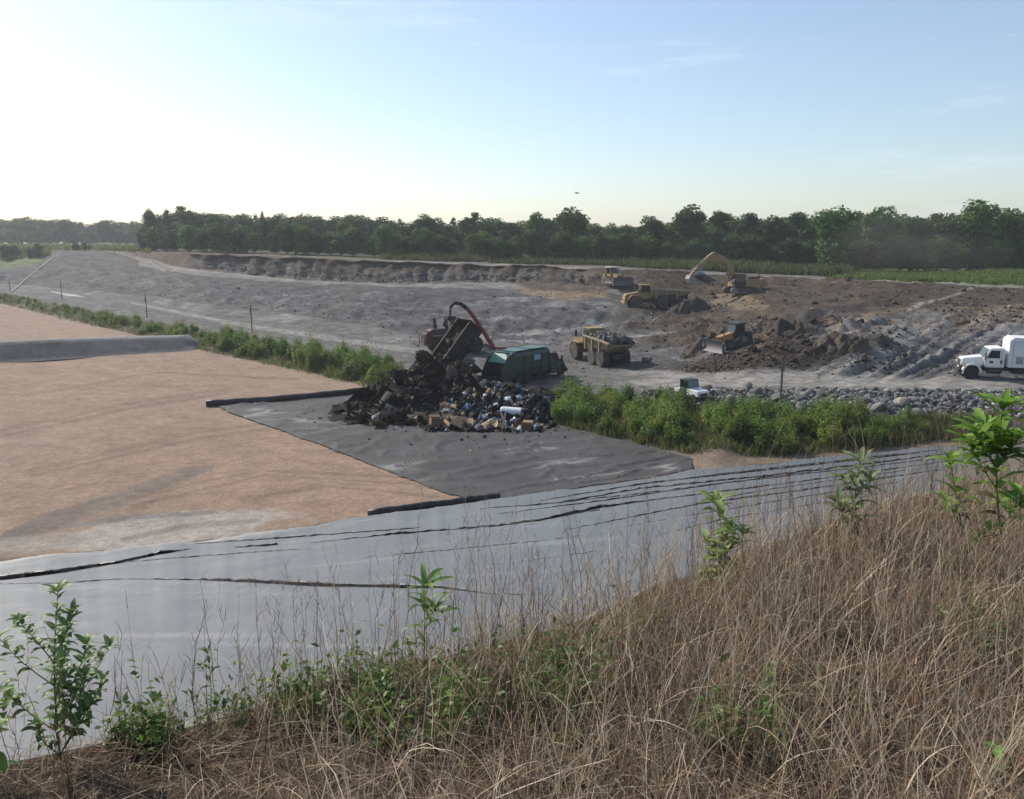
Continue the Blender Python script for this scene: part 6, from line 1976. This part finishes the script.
def sheet(w_, l_, m_, seed, name, warp=.16, th=.03):
    g = random.Random(seed); nx, ny = 6, 5; vs = []
    for k in (0, 1):
        for j in range(ny + 1):
            for i in range(nx + 1):
                x = (i / nx - .5) * w_; y = (j / ny - .5) * l_
                vs.append((x + .04 * math.sin(j * 2 + seed), y + .05 * math.sin(i * 1.7 + seed), warp * math.sin(i * .9 + seed) * math.cos(j * .8 + seed * 2) + th * k))
    N_ = (nx + 1) * (ny + 1); fs = []
    for j in range(ny):
        for i in range(nx):
            a = j * (nx + 1) + i
            fs += [(a, a + nx + 1, a + nx + 2, a + 1), (N_ + a, N_ + a + 1, N_ + a + nx + 2, N_ + a + nx + 1)]
    for i in range(nx):
        fs.append((i, i + 1, N_ + i + 1, N_ + i)); a = ny * (nx + 1) + i; fs.append((a, N_ + a, N_ + a + 1, a + 1))
    for j in range(ny):
        a = j * (nx + 1); fs.append((a, N_ + a, N_ + a + nx + 1, a + nx + 1)); a += nx; fs.append((a, a + nx + 1, N_ + a + nx + 1, N_ + a))
    return MB().face_set(vs, fs).build(name, m_)


free(carton(.42, .35, .75, M_CARDD), 435, 428, 'tall brown cardboard box at the front left of the rubbish', 'box', (4, 6, 20))
free(carton(.38, .3, .5, M_CARDD), 527, 430, 'small brown box alone at the front right of the heap', 'box', (0, 0, -12))
free(carton(.35, .3, .45, M_CARD), 418, 424, 'pale cardboard box lying at the left of the tall brown box', 'box', (60, 12, 40), .2)
free(carton(.34, .28, .42, M_CARD), 446, 413, 'open cardboard box tipped on the slope above the tall brown box', 'box', (48, -20, -30), .2)
free(sheet(1.7, 1.3, M_CARD, 2, 'cardboard_sheet'), 462, 428, 'big crumpled pale cardboard sheet at the front of the heap', 'cardboard', (34, 8, 12), .35)
free(sheet(1.8, .9, M_CARD, 4, 'cardboard_sheet'), 486, 430, 'long flat cardboard sheet left of the two pale planks', 'cardboard', (26, -14, -8), .3)
free(sheet(.9, .7, M_CARD, 6, 'cardboard_sheet'), 447, 421, 'small buff cardboard sheet above the big crumpled one', 'cardboard', (50, 14, 30), .3)
dr = empty('water_heater', 'x', 'water heater')
MB().lathe_y([(.30, -.85), (.33, -.78), (.33, .75), (.28, .85)], 0, .33, 20).build('tank', M_WDRUM, dr, smooth=False)
MB().tube([(0, .85, .33), (0, 1.0, .33)], .04, 6).tube([(.12, .85, .45), (.12, .95, .45)], .03, 6).build('fitting', M_STEEL, dr)
free(dr, 512, 417, 'white cylindrical tank lying across the front of the heap behind the planks', 'tank', (0, -8, 68), .12)
for px, py, rot, L_, lab in [(501, 433, (-8, 12, 0), 1.55, 'left one of two pale planks leaning up at the heap front'), (508, 432, (-12, -20, 0), 1.5, 'right one of two pale planks leaning up at the heap front')]:
    o = MB().box(-.07, .07, -.03, .03, 0, L_).build('plank', M_PLANK, None, .005); free(o, px, py, lab, 'plank', rot, -.05)
for px, py, rot, L_, lab in [(438, 398, (0, 62, 40), 2.6, 'grey board lying up the slope under the raised box'), (412, 405, (0, 50, 150), 2.8, 'dark beam sticking up from the left part of the heap'), (447, 408, (20, 40, 60), 2.1, 'upright grey board in the middle of the heap')]:
    o = MB().box(-.14, .14, -.04, .04, 0, L_).build('board', mat('grey_board', (.10, .095, .09), rough=.8, var=.4, scale=3), None, .01); free(o, px, py, lab, 'board', rot, .05)
SLABS = [(344, 411, 1.6, .8, 12, 'dark slab at the far left tip of the waste, apart on the liner'), (362, 411, 2.4, 1.2, -10, 'long dark slab at the left end of the heap'), (378, 417, 2.6, .8, 4, 'low black slab in front of the left part of the heap'),
         (392, 423, 1.9, 1.3, 20, 'thick black block at the front left of the heap'), (372, 404, 2.2, 1.3, -25, 'tilted black sheet on the left shoulder of the heap'), (400, 410, 2.4, 1.2, 35, 'black sheet halfway up the left of the heap'),
         (398, 395, 2.0, 1.4, -20, 'black sheet jutting from the top left of the heap'), (421, 414, 2.0, 1.1, 10, 'dark flat piece between the black block and the tall box')]
for i, (px, py, a, b, rz_, lab) in enumerate(SLABS):
    th = .5 if i in (3,) else .28
    o = sheet(a, b, M_BLACKS, 20 + i, 'rubber_slab', .07, th); free(o, px, py, lab, 'slab', (18 + 7 * (i % 3), -10 + 8 * (i % 4), rz_), .15)
BAGG = bpy.data.meshes.new('rubbish_bag')
bm = bmesh.new(); bmesh.ops.create_icosphere(bm, subdivisions=3, radius=.36)
for v in bm.verts:
    d_ = v.co.normalized(); k_ = float(fbm(np.array(d_.x * 3 + 2), np.array(d_.y * 3 + d_.z * 2), 301, 4))
    v.co = v.co * (1 + .28 * k_); v.co.z *= .78
    if d_.z > .9: v.co.z += .14 * (d_.z - .9) * 10
bm.to_mesh(BAGG); bm.free()
BAGM = [M_BLACKS, mat('white_bag_plastic', (.50, .53, .57), rough=.4, dirt=(.35, .38, .42), amount=.7, scale=5), mat('blue_bag_plastic', (.10, .15, .25), rough=.4, var=.4, scale=5)]
BAGMESH = []
for m_ in BAGM:
    me = BAGG.copy(); me.name = 'rubbish_bag'; me.materials.append(m_); BAGMESH.append(me)
bgp = heap_pts([(398, 435, 540), (410, 425, 552), (427, 440, 540)], 46, 305)
names_ = ['black rubbish bag lying in the mixed rubbish', 'white rubbish bag lying in the mixed rubbish', 'blue rubbish bag lying in the mixed rubbish']
for i, q in enumerate(bgp):
    k = [0, 0, 0, 1, 2, 0][i % 6]
    o = link('rubbish_bag', BAGMESH[k]); o.location = Vector(q) + Vector((0, 0, .15)); s = gs.uniform(.8, 1.3); o.scale = (s, s * .8, s * .8); o.rotation_euler = (gs.uniform(-.5, .5), gs.uniform(-.5, .5), gs.uniform(0, 6))
    tag(o, names_[k], 'rubbish bag', ['black rubbish bags', 'white rubbish bags', 'blue rubbish bags'][k])

# ------------------------------------------------------------------ a bird in the sky
b = MB()
bp2 = P(577, 193.5, 120)
b.tube([(-.28, 0, 0), (-.12, 0, .02), (.1, 0, .01), (.22, 0, .05), (.3, 0, .04)], .05, 8, r1=.015)
for s in (-1, 1):
    b.face_set([(-.1, 0, .03), (.12, 0, .03), (.10, s * .3, .16), (.0, s * .62, .06), (-.12, s * .3, .14), (-.1, 0, .05), (.12, 0, .05), (.10, s * .3, .18), (.0, s * .62, .075), (-.12, s * .3, .16)],
               [(0, 1, 2, 4), (4, 2, 3), (5, 9, 7, 6), (9, 8, 7), (1, 6, 7, 2), (2, 7, 8, 3), (3, 8, 9, 4), (4, 9, 5, 0)])
b.face_set([(-.26, -.03, 0), (-.26, .03, 0), (-.45, .09, .01), (-.45, -.09, .01), (-.26, -.03, .015), (-.26, .03, .015), (-.45, .09, .02), (-.45, -.09, .02)], [(0, 1, 2, 3), (7, 6, 5, 4), (1, 5, 6, 2), (2, 6, 7, 3), (3, 7, 4, 0)])
bird = b.build('bird', mat('bird_feathers', (.05, .05, .055), rough=.8, scale=8, var=.3))
bird.location = bp2; bird.rotation_euler = (.2, 0, .6)
tag(bird, 'dark bird flying above the tree line', 'bird')

# trees of the library that were never planted
for ps in PROTO.values():
    for p in ps:
        if p.get('label') == 'x':
            for c in list(p.children): bpy.data.objects.remove(c)
            bpy.data.objects.remove(p)
